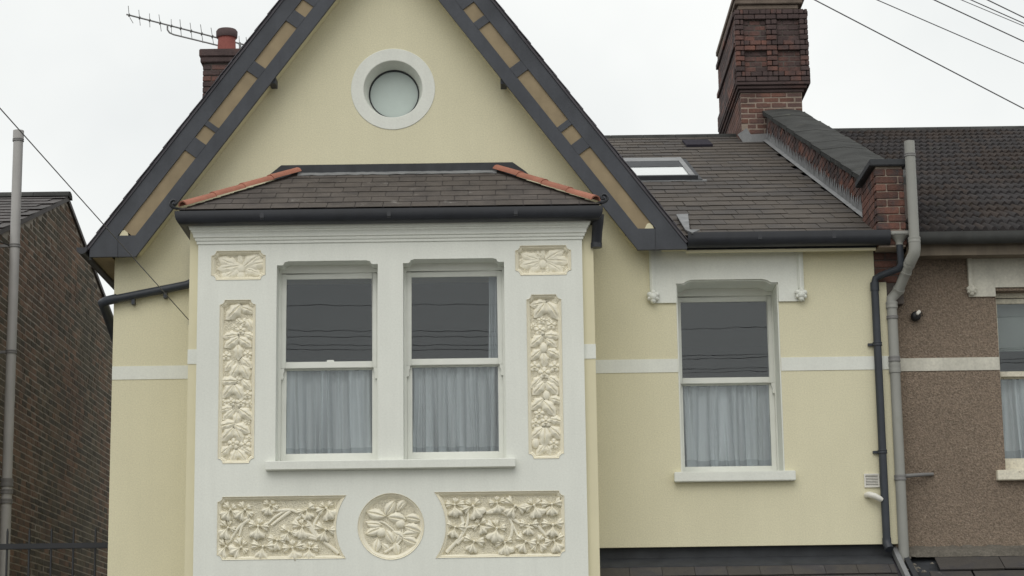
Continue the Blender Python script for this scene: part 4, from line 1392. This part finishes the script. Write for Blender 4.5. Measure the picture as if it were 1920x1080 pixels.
# pier at the eaves
p0, p1 = at(1640, 330, -.25).x, at(1694, 330, -.25).x
zt_, zb_ = at(1660, 312, -.25).z, 5.90
MB().box(p0 + .014, p1 - .012, -.238, .54, zb_, zt_).build('pier_core', 'redmortar', pw)
def brick_face(x0, x1, z0, z1, y, root, m, name='brick', depth=.10, seed=0, L=.215, hgt=.065, j=.010, proj_=None, mortar_y=None):
    r = random.Random(seed)
    z = z0
    k = 0
    while z < z1 - .02:
        hh = min(hgt, z1 - z)
        x = x0 - (k % 2) * (L + j) / 2
        while x < x1 - .005:
            ln = L
            a_, b_ = max(x0, x), min(x1, x + ln)
            if b_ - a_ > .03:
                pr_ = proj_((a_ + b_) / 2, z + hh / 2) if proj_ else 0
                yy = y - pr_ + r.uniform(-.004, .004)
                key = (round(b_ - a_, 2), round(hh, 3), m)
                if key not in BM:
                    BM[key] = MB().box(-(b_ - a_) / 2, (b_ - a_) / 2, 0, depth, -hh / 2, hh / 2).mesh('brick', M[m], bevel=.006)
                Mx = Matrix.Translation(((a_ + b_) / 2, yy, z + hh / 2)) @ Matrix.Rotation(r.uniform(-.012, .012), 4, 'Y') @ Matrix.Rotation(r.uniform(-.012, .012), 4, 'Z')
                inst(name, BM[key], root, Mx)
            x += ln + j
        z += hgt + j
        k += 1
BM = {}
brick_face(p0, p1, zb_ + .02, zt_ - .005, -.25, pw, 'redbrick', seed=3)
bs = MB()
for k in range(10):
    z = zb_ + .02 + k * .075
    for i in range(4):
        y = -.13 + i * .2 - (k % 2) * .08
        if z + .065 < zt_: bs.box(p0 - .002, p0 + .03, max(-.13, y), min(.54, y + .19), z, z + .065)
bs.build('pier_flank_bricks', 'redbrick', pw, kind='stuff', fixn=False)
MB().box(p0 - .05, p1 + .03, -.29, .60, zt_, zt_ + .065).build('pier_cap', 'leaddark', pw, bevel=.008)
# brick end of the party wall under the eaves
MB().box(XR1 + .004, 3.74, .010, .14, 5.40, 5.98).build('wall_end_core', 'sootmortar', pw)
brick_face(XR1 + .003, 3.735, 5.602, 5.96, -.002, pw, 'redbrick', seed=5)
# lead saddle where the stack meets the ridge
sd = [at(1383, 252, 8.41), at(1400, 240, 8.41), at(1408, 252, 8.41), at(1440, 250, 8.41), at(1440, 266, 8.41), at(1394, 268, 8.41)]
MB().plate([(p.x, p.z) for p in sd], 8.41, 8.43).build('lead_saddle', 'lead', pw)

# ================================================================= CHIMNEYS
st = thing('chimney_stack', (3.65, 9.7, 9.0), 'large sooty brick chimney stack with recessed panels above the party wall', 'chimney')
CY0, CY1 = 8.5, 10.95
lx0, lx1 = at(1389, 200, CY0).x, at(1505, 200, CY0).x
ux0, ux1 = at(1383, 150, CY0 - .1).x - .03, at(1521, 130, CY0 - .1).x
uz0, uz1 = at(1440, 152, CY0 - .1).z, at(1440, 16, CY0 - .1).z
lz0, lz1 = 8.9, uz0 - .14
MB().box(lx0 + .004, lx1 - .004, CY0 + .004, CY1, lz0, uz1 - .02).build('stack_core', 'redmortar', st)
MB().box(ux0 + .058, ux1 - .058, CY0 - .036, CY1 + .05, uz0 + .02, uz1).build('stack_core', 'sootmortar', st)
brick_face(lx0, lx1, 9.20, lz1 - .005, CY0, st, 'stackbrick', seed=11, L=.205)
# corbel courses
ncb = 3
for i in range(ncb):
    t0 = (i + .6) / ncb
    e0 = t0 * (lx0 - ux0)
    e1 = t0 * (ux1 - lx1)
    z = lz1 + i * (uz0 - lz1) / ncb
    MB().box(lx0 - e0, lx1 + e1, CY0 - .1 * t0, CY1 + .1 * t0, z + .003, z + (uz0 - lz1) / ncb).build('corbel_course', 'sootbrick', st, bevel=.006)
ph = uz1 - uz0
def stack_proj(x, z):
    u, v = (x - ux0) / (ux1 - ux0), (z - uz0) / ph
    band = v < .16 or v > .87 or .45 < v < .56
    pil = u < .12 or u > .88 or .43 < u < .57
    return .055 if (band or pil) else 0
UW = ux1 - ux0
for k_, (u0, u1) in enumerate(((.02, .13), (.43, .57), (.87, .98))):
    brick_face(ux0 + u0 * UW, ux0 + u1 * UW, uz0 + .003, uz1, CY0 - .095, st, 'sootbrick', seed=13 + k_, L=.14)
for k_, (u0, u1) in enumerate(((.135, .425), (.575, .865))):
    brick_face(ux0 + u0 * UW, ux0 + u1 * UW, uz0 + .003, uz1, CY0 - .045, st, 'sootbrick', seed=23 + k_, L=.15,
               proj_=lambda x, z: .05 if stack_proj(ux0 + .3 * UW, z) else 0)
# flanks: bricks a few pixels wide, joined
bs = MB()
for sgn, xf, xlow in ((-1, ux0, lx0), (1, ux1, lx1)):
    k = 0
    z = uz0 + .003
    while z < uz1 - .03:
        y = CY0 - .045 - (k % 2) * .11
        while y < CY1 + .05:
            ya, yb_ = max(CY0 + .01, y), min(CY1 + .08, y + .215)
            v = (z - uz0) / ph
            t = (y - CY0) / (CY1 - CY0)
            pr_ = 0 if (v < .16 or v > .87 or .45 < v < .56) else .03
            if yb_ > ya:
                if sgn < 0: bs.box(xf + pr_, xf + .09, ya, yb_, z, z + .065)
                else: bs.box(xf - .09, xf - pr_, ya, yb_, z, z + .065)
            y += .225
        z += .075
        k += 1
bs.build('flank_bricks', 'sootbrick', st, kind='stuff', fixn=False)
bs = MB()
for sgn, xf in ((-1, lx0), (1, lx1)):
    z = 9.0
    k = 0
    while z < lz1 - .03:
        y = CY0 + .1 - (k % 2) * .11
        while y < CY1:
            ya, yb_ = max(CY0 + .104, y), min(CY1, y + .215)
            if yb_ > ya:
                if sgn < 0: bs.box(xf, xf + .05, ya, yb_, z, z + .065)
                else: bs.box(xf - .05, xf, ya, yb_, z, z + .065)
            y += .225
        z += .075
        k += 1
bs.build('flank_bricks', 'stackbrick', st, kind='stuff', fixn=False)
for i, (e_, h_) in enumerate(((-.04, .07), (.0, .07), (.02, .08))):
    z = uz1 + sum((.07, .07, .08)[:i])
    MB().box(ux0 - e_ + .03, ux1 + e_ - .10 + i * .02, CY0 - .10 - e_, CY1 + .1 + e_, z + .002, z + h_).build('cap_course', 'concrete', st, bevel=.01)
for i in range(4):
    MB().lathe([(.13, 0), (.12, .05), (.10, .5), (.12, .52), (.12, .58), (.085, .58), (.085, .2)], ((ux0 + ux1) / 2, CY0 + .35 + i * .58, uz1 + .22), 'z', 16).build('chimney_pot', 'terra', st, smooth=40)

lc = thing('chimney_stack', (-3.5, 6.3, 7.0), 'small dark brick chimney with one red pot behind the left slope of the gable', 'chimney')
LCY = 6.0
cx0 = at(380, 150, LCY).x
cx1 = cx0 + .74
cap0, cap1 = at(400, 118, LCY).z, at(400, 93, LCY).z
MB().box(cx0 + .012, cx1 - .012, LCY + .012, LCY + .9, 6.2, cap0).build('stack_core', 'sootmortar', lc)
brick_face(cx0, cx1, at(400, 205, LCY).z, cap0 - .01, LCY, lc, 'sootbrick', seed=21)
bs = MB()
z = at(400, 205, LCY).z
k = 0
while z < cap0 - .06:
    for i in range(4):
        y = LCY + .1 + i * .225 - (k % 2) * .11
        for xa, xb in ((cx0, cx0 + .03), (cx1 - .03, cx1)):
            bs.box(xa, xb, max(LCY + .104, y), min(LCY + .9, y + .215), z, z + .065)
    z += .075
    k += 1
bs.build('flank_bricks', 'sootbrick', lc, kind='stuff', fixn=False)
MB().box(cx0 - .03, cx1 + .03, LCY - .03, LCY + .93, cap0, cap0 + .075).build('cap_course', 'sootbrick', lc, bevel=.01)
MB().box(cx0 - .045, cx1 + .045, LCY - .045, LCY + .945, cap0 + .077, cap1).build('cap_course', 'sootbrick', lc, bevel=.01)
pc = at(426, 90, LCY + .35)
ph_ = at(426, 57, LCY + .3).z - cap1
pot = MB().lathe([(.125, -.03), (.118, ph_ * .3), (.112, ph_ * .68), (.128, ph_ * .72), (.132, ph_ * .95), (.12, ph_), (.09, ph_), (.09, 0)], (pc.x, LCY + .3, cap1), 'z', 24).build('chimney_pot', 'pot', lc, smooth=40)
MB().lathe([(.129, ph_ * .70), (.137, ph_ * .74), (.139, ph_ * .94), (.122, ph_ * 1.01), (.088, ph_ * 1.01), (.088, ph_ * .7)], (pc.x, LCY + .3, cap1), 'z', 24).build('pot_rim', 'potrim', pot, smooth=40)

# ================================================================= TV AERIAL
AY = LCY + 1.0
A0, A1 = at(237, 27, AY), at(470, 87, AY + .2)
ae = thing('tv_aerial', at(430, 92, AY), 'thin grey television aerial leaning left behind the red chimney pot', 'aerial')
MB().tube([A0, A1], .011, 8).build('boom', 'metal', ae, smooth=60)
d = A1 - A0
for i, px in enumerate((242, 261.5, 280.5, 300, 321, 338.5, 358, 378, 398, 431, 449, 463)):
    t = (px - 237) / 233
    c = A0 + d * t
    up = Vector((rnd.uniform(-.006, .006) - .01, rnd.uniform(-.06, .06), .112))
    if i == 0:
        MB().tube([c + up, c, c + Vector((.02, -.02, -.05)), c + Vector((.06, -.02, -.12))], .0045, 6).build('element', 'metal', ae)
    else:
        MB().tube([c + up, c - up * .98], .0045, 6).build('element', 'metal', ae)
    MB().tube([c + Vector((-.012, .05, .0)), c + Vector((.014, -.05, -.004))], .010, 6).build('element_clip', 'metal', ae)
s0 = at(314, 47, AY)
MB().tube([s0, at(314, 56, AY), at(318, 61.5, AY), at(326, 65, AY), at(412, 86, AY), at(450, 97, AY)], .011, 8).build('support_arm', 'metal', ae, smooth=60)
mz = at(450, 97, AY)
MB().tube([Vector((mz.x, AY, 6.5)), mz + Vector((0, 0, .12))], .016, 8).build('mast', 'metal', ae, smooth=60)

# ================================================================= LEFT NEIGHBOUR
ln_ = thing('terraced_house', (-9, 6, 0), 'old brown brick house whose bare gable wall faces the side passage', 'house')
WX = -5.8
AYP, AZP = 7.07, 8.30
SF, SB = .352, .30
def vz(Y): return AZP - SF * (AYP - Y) if Y < AYP else AZP - SB * (Y - AYP)
core = [(1.0, 0), (13.5, 0), (13.5, vz(13.5)), (AYP + .35, vz(AYP + .35)), (AYP, vz(AYP)), (AYP - .35, vz(AYP - .35)), (1.0, vz(1.0))]
nwall = MB().plate(core, WX - .001, WX - .3, axis='x').build('wall', 'mortar', ln_)
MB().box(-11, WX - .31, 1.0, 1.3, 0, vz(1.0)).build('front_wall', 'brick', ln_)
bricks = []
k = 0
z = 2.7
while z < AZP:
    y = 2.0 - (k % 2) * .17
    hd = 0
    while y < 13:
        L_ = .215 if (hd % 2 == 0 or rnd.random() < .35) else .105
        hd += 1
        yc = y + L_ / 2
        if z + .07 < min(vz(y), vz(y + L_)) - .02:
            q = proj((WX, yc, z + .03))
            if -160 < q[0] < 340 and q[1] < 1180:
                vis = 44 < q[0] < 214 and q[1] < 1085
                bricks.append((not vis or L_ < .2, yc, L_, z))
        y += L_ + .014
    z += .0775
    k += 1
bricks.sort()
bm_ = {L_: MB().box(0, .06, -L_ / 2, L_ / 2, 0, .062).mesh('brick', M['brick'], bevel=.0025) for L_ in (.215, .105)}
bs = MB()
for i, (nv_, yc, L_, z) in enumerate(bricks):
    xo = WX - .06 + .0012 + rnd.uniform(-.0012, .0025)
    if i < 300 and not nv_:
        inst('brick', bm_[L_], nwall, Matrix.Translation((xo, yc, z + rnd.uniform(-.002, .002))) @ Matrix.Rotation(rnd.uniform(-.02, .02), 4, 'X') @ Matrix.Rotation(rnd.uniform(-.02, .02), 4, 'Z'))
    else:
        bs.box(xo, xo + .06, yc - L_ / 2, yc + L_ / 2, z, z + .062)
bs.build('far_bricks', 'brick', nwall, kind='stuff', fixn=False)
# roof
lr = MB().add([(WX + .03, y, vz(y) + .01) for y in (.6, AYP, 14)] + [(-12, y, vz(y) + .01) for y in (.6, AYP, 14)] +
              [(WX + .03, y, vz(y) - .05) for y in (.6, AYP, 14)] + [(-12, y, vz(y) - .05) for y in (.6, AYP, 14)],
              [(0, 1, 4, 3), (1, 2, 5, 4), (6, 7, 10, 9), (7, 8, 11, 10), (0, 1, 7, 6), (1, 2, 8, 7), (0, 3, 9, 6), (2, 5, 11, 8)]).build('slate_roof', 'nslate', ln_)
lev2 = Vector((0, 1, SF)).normalized()
len2 = Vector((0, -SF, 1)).normalized()
gl_ = .34
nrw = int((AYP - .7) / (gl_ * lev2.y))
st2 = MB()
for r in range(nrw):
    O = Vector((0, AYP, AZP)) - lev2 * ((nrw - r) * gl_)
    O = Vector((0, AYP, AZP + .012)) - lev2 * ((r + 1) * gl_)
    u = WX + .045 - (r % 2) * .15
    for c in range(16):
        u0 = u - (c + 1) * .30
        u1 = min(u0 + .295, WX + .045)
        b = slate_poly([(u0, rnd.uniform(-.012, .012)), (u1, rnd.uniform(-.012, .012)), (u1, gl_ + .04), (u0, gl_ + .04)], O, eu, lev2, len2, 0, .006, .012)
        q = proj(O + eu * u1)
        if -12 < q[0] < 140:
            b.build('slate', 'nslate', lr, fixn=False)
        else:
            st2.add(b.v, b.f)
st2.build('far_slates', 'nslate', lr, fixn=False, kind='stuff')
for i in range(9):
    x1 = WX + .05 - i * .46
    b = MB()
    K = 7
    for x in (x1, x1 - .455):
        for j in range(K):
            t = pi * j / (K - 1)
            b.v.append((x, AYP + .14 * math.cos(t), AZP - .01 + .085 * math.sin(t)))
    for j in range(K - 1):
        b.f.append((j, j + 1, K + j + 1, K + j))
    b.f += [tuple(range(K)), tuple(range(K, 2 * K))]
    b.build('ridge_tile', 'coping', lr, smooth=50)

# ================================================================= PIPES
def ring(p, r, h, n=20):
    return MB().lathe([(r * .9, -h / 2), (r, -h / 2), (r * 1.03, -h * .3), (r * .97, -h * .1), (r * .97, h * .1), (r * 1.03, h * .3), (r, h / 2), (r * .9, h / 2)], p, 'z', n)
# left: grey soil pipe on the brick flank
PYL = 3.45
lp_t, lp_b = at(31, 250, PYL), at(11, 1075, PYL)
xs = (lp_t.x + lp_b.x) / 2
sp = thing('soil_pipe', (xs, PYL, 0), 'tall grey soil pipe rising past the brown brick gable wall', 'pipe')
R_ = .058
M['lightpvc'] = mat('pale_grey_plastic', (.42, .41, .395), .5, .08, 3, streak=.1)
MB().tube([(xs, PYL, 0), (xs, PYL, at(28, 905, PYL).z)], R_, 20).build('pipe_length', 'lightpvc', sp, smooth=60)
MB().tube([(xs, PYL, at(28, 905, PYL).z), (xs, PYL, lp_t.z)], R_ * .95, 20).build('pipe_length', 'lightpvc', sp, smooth=60)
for yy, h_ in ((905, .09), (922, .05), (940, .05)):
    ring((xs, PYL, at(15, yy, PYL).z), R_ * 1.18, h_).build('collar', 'greypvcdark', sp, smooth=40)
ring((xs, PYL, at(30, 263, PYL).z), R_ * 1.1, .03).build('collar', 'greypvcdark', sp, smooth=40)
MB().lathe([(R_ * 1.06, 0), (R_ * 1.06, .10), (R_ * .8, .10), (R_ * .8, 0)], (xs, PYL, lp_t.z - .07), 'z', 20).build('pipe_cowl', 'lightpvc', sp, smooth=40)
for yy in (461, 660):
    z = at(25, yy, PYL).z
    b = ring((xs, PYL, z), R_ * 1.08, .04)
    b.box(WX - .01, xs - R_ * .9, PYL - .015, PYL + .015, z - .015, z + .015)
    b.build('bracket', 'greypvcdark', sp)
zc_ = at(5, 461, PYL).z
MB().tube([(xs - .06, PYL - .02, zc_), (xs - .3, PYL - .7, zc_ + .01), (xs - .6, PYL - 2.0, zc_ + .05)], .008, 6).build('overhead_wire', 'wiredark', None,
    label='dark cable clipped to the left grey soil pipe', cat='cable')
# right: grey soil pipe in front of the pebbledash corner
pxs = [(1703, 265, -.36), (1709, 345, -.36), (1715, 448, -.36), (1716.5, 466, -.36), (1714, 476, -.35), (1706, 492, -.28), (1684, 546, -.05), (1678.5, 560, -.03), (1678, 580, -.03)]
rp2 = [at(*p) for p in pxs]
vx = (at(1675, 590, -.03).x + at(1693, 1045, -.03).x) / 2
top_x = sum(p.x for p in rp2[:4]) / 4
rp2 = [Vector((top_x, p.y, p.z)) if i < 4 else p for i, p in enumerate(rp2)]
rp2[-1].x = vx
rp2[-2].x = vx
sp2 = thing('soil_pipe', (vx, 0, 2.9), 'grey soil pipe with a dog leg bend at the corner of the pebbledashed wall', 'pipe')
R2 = .050
MB().tube(rp2[:3], R2 * .98, 20).build('pipe_length', 'greypvc', sp2, smooth=60)
MB().tube(rp2[2:6], R2 * 1.12, 20).build('bend', 'greypvc', sp2, smooth=60)
MB().tube(rp2[5:], R2, 20).build('pipe_length', 'greypvc', sp2, smooth=60)
MB().tube([rp2[-1], (vx, -.03, at(1680, 700, .02).z)], R2 * .97, 20).build('pipe_length', 'greypvc', sp2, smooth=60)
MB().tube([(vx, -.03, at(1680, 700, .02).z), (vx, -.03, 2.85)], R2 * .97, 20).build('pipe_length', 'greypvc', sp2, smooth=60)
for t0, t1 in ((.03, .12), (.30, .36), (.90, 1.0)):
    MB().tube([rp2[5].lerp(rp2[6], t0), rp2[5].lerp(rp2[6], t1)], R2 * 1.13, 20).build('socket', 'greypvc', sp2, smooth=60)
for p, h_, k in ((at(1704, 291, -.36), .03, 1.08), (at(1715, 450, -.36), .05, 1.16)):
    ring((top_x, -.36, p.z), R2 * k, h_).build('collar', 'greypvcdark' if k < 1.12 else 'greypvc', sp2, smooth=40)
for yy, h_ in ((574, .06), (597, .03), (675, .05), (692, .09), (897, .05)):
    ring((vx, -.03, at(1680, yy, .02).z), R2 * 1.12, h_).build('collar', 'greypvc' if h_ > .05 else 'greypvcdark', sp2, smooth=40)
br0, br1 = at(1690, 893, .02), at(1749, 889, .135)
MB().tube([br0, at(1728, 890, .06), br1], [.020, .019, .016], 10).build('branch_pipe', 'greypvcdark', sp2, smooth=60)
# black downpipe with grey outlet, between the two houses
dp = thing('downpipe', (3.45, -.05, 3.1), 'black rainwater downpipe with a swan neck under a pale gutter outlet on the cream wall', 'downpipe')
o0, o1 = at(1667, 443, -.25), at(1704, 443, -.25)
hx = (o0.x + o1.x) / 2
MB().box(o0.x, o1.x, -.32, -.18, at(1685, 443, -.25).z, at(1685, 435, -.25).z).build('outlet', 'greypvc', dp, bevel=.01)
MB().lathe([(.085, .0), (.06, -.03), (.036, -.06), (.036, -.085), (.02, -.085)], (hx, -.25, at(1685, 443, -.25).z), 'z', 16).build('outlet_funnel', 'greypvc', dp, smooth=40)
dx = (at(1650, 700, -.05).x + at(1660, 1008, -.05).x) / 2
zj = at(1640, 528, -.05).z
MB().tube([(hx, -.25, at(1685, 450, -.25).z), (hx + .01, -.25, at(1687, 495, -.25).z), (hx - .01, -.22, at(1687, 504, -.22).z), (dx + .06, -.07, zj + .055), (dx + .012, -.05, zj + .03), (dx, -.05, zj - .02)], .034, 16).build('swan_neck', 'blackpipe', dp, smooth=60)
MB().tube([(dx, -.05, zj - .01), (dx, -.05, zj - .09)], .043, 16).build('socket', 'blackpipe', dp, smooth=60)
MB().tube([(dx, -.05, zj - .05), (dx, -.05, 3.13)], .0375, 16).build('pipe_length', 'blackpipe', dp, smooth=60)
MB().tube([(dx, -.05, 3.17), (dx, -.05, 3.12), (dx + .015, -.09, 3.06)], .042, 14).build('shoe', 'blackpipe', dp, smooth=60)
for yy in (645, 847):
    z = at(1650, yy, -.05).z
    b = ring((dx, -.05, z), .044, .035)
    b.box(dx - .085, dx - .03, -.03, -.0, z - .012, z + .012)
    b.build('bracket', 'blackpipe', dp)
# sloping black pipe across the left wall
q0, q1, q2 = at(357, 470, -.06), at(357, 528, -.06), at(352, 534, -.06)
q3, q4 = at(200, 564, -.06), at(192, 568, .0)
rp3 = thing('rain_pipe', q3, 'black rain pipe running downhill across the cream wall left of the bay', 'downpipe')
MB().tube([(-3.035, -.06, 6.05), (-3.03, -.06, q1.z + .06), (-3.045, -.06, q1.z), (-3.10, -.06, at(345, 534, -.06).z), q3], .040, 14).build('pipe_length', 'blackpipe', rp3, smooth=60)
MB().tube([q3 + Vector((.10, 0, .022)), q3, q4, Vector((XL - .09, .25, q4.z - .12)), Vector((XL - .07, .9, q4.z - .40)), Vector((XL - .07, 1.0, 2.0))], .045, 14).build('bend', 'blackpipe', rp3, smooth=60)
for px in (250, 310):
    t = (px - 200) / 152
    p = q3.lerp(at(352, 534, -.06), t)
    MB().box(p.x - .015, p.x + .015, -.075, .0, p.z - .085, p.z - .03).build('bracket', 'blackpipe', rp3)
# outlet at the right end of the bay gutter
bo = at(1124, 425, -.6)
bp = thing('rain_pipe', (.83, -.6, 5.7), 'short black outlet pipe at the right hand corner of the bay gutter', 'downpipe')
MB().tube([(.79, -1.04, 6.06), (.79, -1.04, 5.98), (.785, -1.0, 5.92), (.775, -.97, 5.80)], [.06, .052, .048, .048], 14).build('pipe_length', 'black', bp, smooth=60)
MB().tube([(.775, -.97, 5.815), (.775, -.97, 5.77)], .052, 14).build('socket', 'black', bp, smooth=60)

# ================================================================= SMALL FIXTURES
v0, v1 = at(1621, 914, -.01), at(1648, 888, -.01)
av = thing('air_vent', ((v0.x + v1.x) / 2, 0, v0.z), 'square white louvred air vent on the cream wall beside the black downpipe', 'air vent')
b = MB()
t_ = .012
b.box(v0.x, v1.x, -.018, -.0, v0.z, v0.z + t_).box(v0.x, v1.x, -.018, -.0, v1.z - t_, v1.z).box(v0.x, v0.x + t_, -.018, -.0, v0.z + t_, v1.z - t_).box(v1.x - t_, v1.x, -.018, -.0, v0.z + t_, v1.z - t_)
b.build('frame', 'whitepvc', av)
MB().box(v0.x + t_, v1.x - t_, -.003, -.001, v0.z + t_, v1.z - t_).build('vent_back', 'leaddark', av)
for i in range(7):
    z = v0.z + t_ + (i + .2) * (v1.z - v0.z - 2 * t_) / 7
    MB().add([(x, y, zz) for x in (v0.x + t_, v1.x - t_) for y, zz in ((-.004, z + .009), (-.015, z), (-.015, z + .003), (-.004, z + .012))], [(0, 1, 2, 3), (7, 6, 5, 4), (0, 4, 5, 1), (1, 5, 6, 2), (2, 6, 7, 3), (3, 7, 4, 0)]).build('slat', 'whitepvc', av)
c0 = at(1626, 929, -.0)
MB().tube([(c0.x - .005, .0, c0.z), (c0.x, -.03, c0.z + .004), (c0.x + .012, -.055, c0.z + .002), at(1640, 930, -.07), at(1651, 936, -.075), at(1654, 938, -.072)], [.028, .028, .030, .029, .027, .020], 14).build('overflow_pipe', 'whitepvc', None, smooth=60,
    label='stubby white overflow pipe sticking out below the air vent', cat='pipe')
lt = at(1718, 592, .08)
wlg = thing('security_light', (lt.x, NY, lt.z), 'small round black security lamp with a white sensor on the pebbledashed wall', 'lamp')
MB().lathe([(.001, -.085), (.03, -.083), (.045, -.065), (.048, -.03), (.045, 0), (.001, .0)], (lt.x, NY, lt.z), 'y', 18).build('lamp_body', 'iron', wlg, smooth=50)
b = MB().obox((lt.x + .005, NY - .12, lt.z - .005), (.035, 0, .03), (0, .05, 0), (-.018, 0, .026))
b.build('sensor', 'whitepvc', wlg, bevel=.006)
MB().tube([(lt.x + .03, NY - .04, lt.z + .02), (lt.x + .06, NY - .03, lt.z + .035), (lt.x + .07, NY, lt.z + .01)], .005, 6).build('lead_wire', 'iron', wlg)

# iron security gate in the side passage
gy = .45
gt = thing('iron_gate', (-4.8, gy, 0), 'black iron railing closing the passage between the brick gable and the cream house', 'gate')
gx1, gx0 = XL - .002, WX + .0
zr0, zr1 = at(150, 1028.5, gy).z, at(150, 1018, gy).z
MB().box(gx0, gx1, gy - .02, gy + .02, zr0, zr1).build('rail', 'iron', gt, bevel=.004)
MB().box(gx0, gx1, gy - .02, gy + .02, .5, .55).build('rail', 'iron', gt)
zt2 = at(100, 990, gy).z
px = 178.5
while True:
    x = at(px, 1040, gy).x
    if x < gx0 + .02: break
    MB().tube([(x, gy, .1), (x, gy, zt2 - .03), (x, gy, zt2)], [.011, .011, .005], 8).build('bar', 'iron', gt, smooth=60)
    px -= 41.4

# ================================================================= WIRES
def wire(name, p, q, label, ext=0.0, sag=.0, r=.005, m='wire', group=None):
    p, q = Vector(p), Vector(q)
    q2 = q + (q - p) * ext
    pts = []
    for i in range(25):
        t = i / 24
        c = p.lerp(q2, t)
        c.z -= sag * 4 * t * (1 - t)
        pts.append(c)
    MB().tube(pts, r, 6).build(name, m, None, smooth=60, fixn=False, label=label, cat='cable', group=group)
# drop wire to the left wall: from the wall up over the street
wire('overhead_wire', at(357.5, 604, -.012), at(0, 203, -6), 'thin telephone wire slanting past the gable foot to the wall left of the bay', .9, r=.0042, m='wire')
MB().box(at(357, 604, 0).x - .015, at(357, 604, 0).x + .01, -.02, 0, at(357, 604, 0).z - .03, at(357, 604, 0).z + .02).build('cable_clip', 'iron', None, label='tiny dark clip holding the telephone wire to the cream wall', cat='clip')
G = 'overhead wires crossing the sky at the upper right'
for i, (xa, ya, xb, yb_, lab, r) in enumerate((
        (1528, 0, 1920, 204, 'lowest and longest of the overhead wires right of the big chimney', .0075),
        (1645, 0, 1920, 119, 'second lowest overhead wire, thin and pale, right of the big chimney', .006),
        (1752, 0, 1920, 78, 'third overhead wire from the big chimney, thick and alone', .0075),
        (1803, 0, 1920, 49, 'lower thin wire of the close pair near the top right corner', .005),
        (1821, 0, 1920, 44, 'upper thicker wire of the close pair near the top right corner', .007),
        (1852, 0, 1920, 33, 'topmost overhead wire in the top right corner', .0075))):
    p = at(xb + (xb - xa) * 1.0, yb_ + (yb_ - ya) * 1.0, 0)
    q = at(xa, ya, -1.0 - i * .06)
    wire('overhead_wire', p, q, lab, 1.0, r=r * .78, group=G)
for i, (y, z) in enumerate(((-12.0, 7.33), (-12.15, 7.12), (-12.0, 7.0), (-12.3, 7.22), (-12.0, 6.75), (-12.2, 7.62))):
    wire('street_wire', (-16, y, z + .35), (16, y - .3, z + .05 + .06 * i), '' + ('second highest', 'fourth highest', 'fifth highest', 'third highest', 'lowest', 'highest')[i] + ' of the street wires mirrored in the upper window panes', 0, .45, .0040, 'wiredark', 'wires along the street')
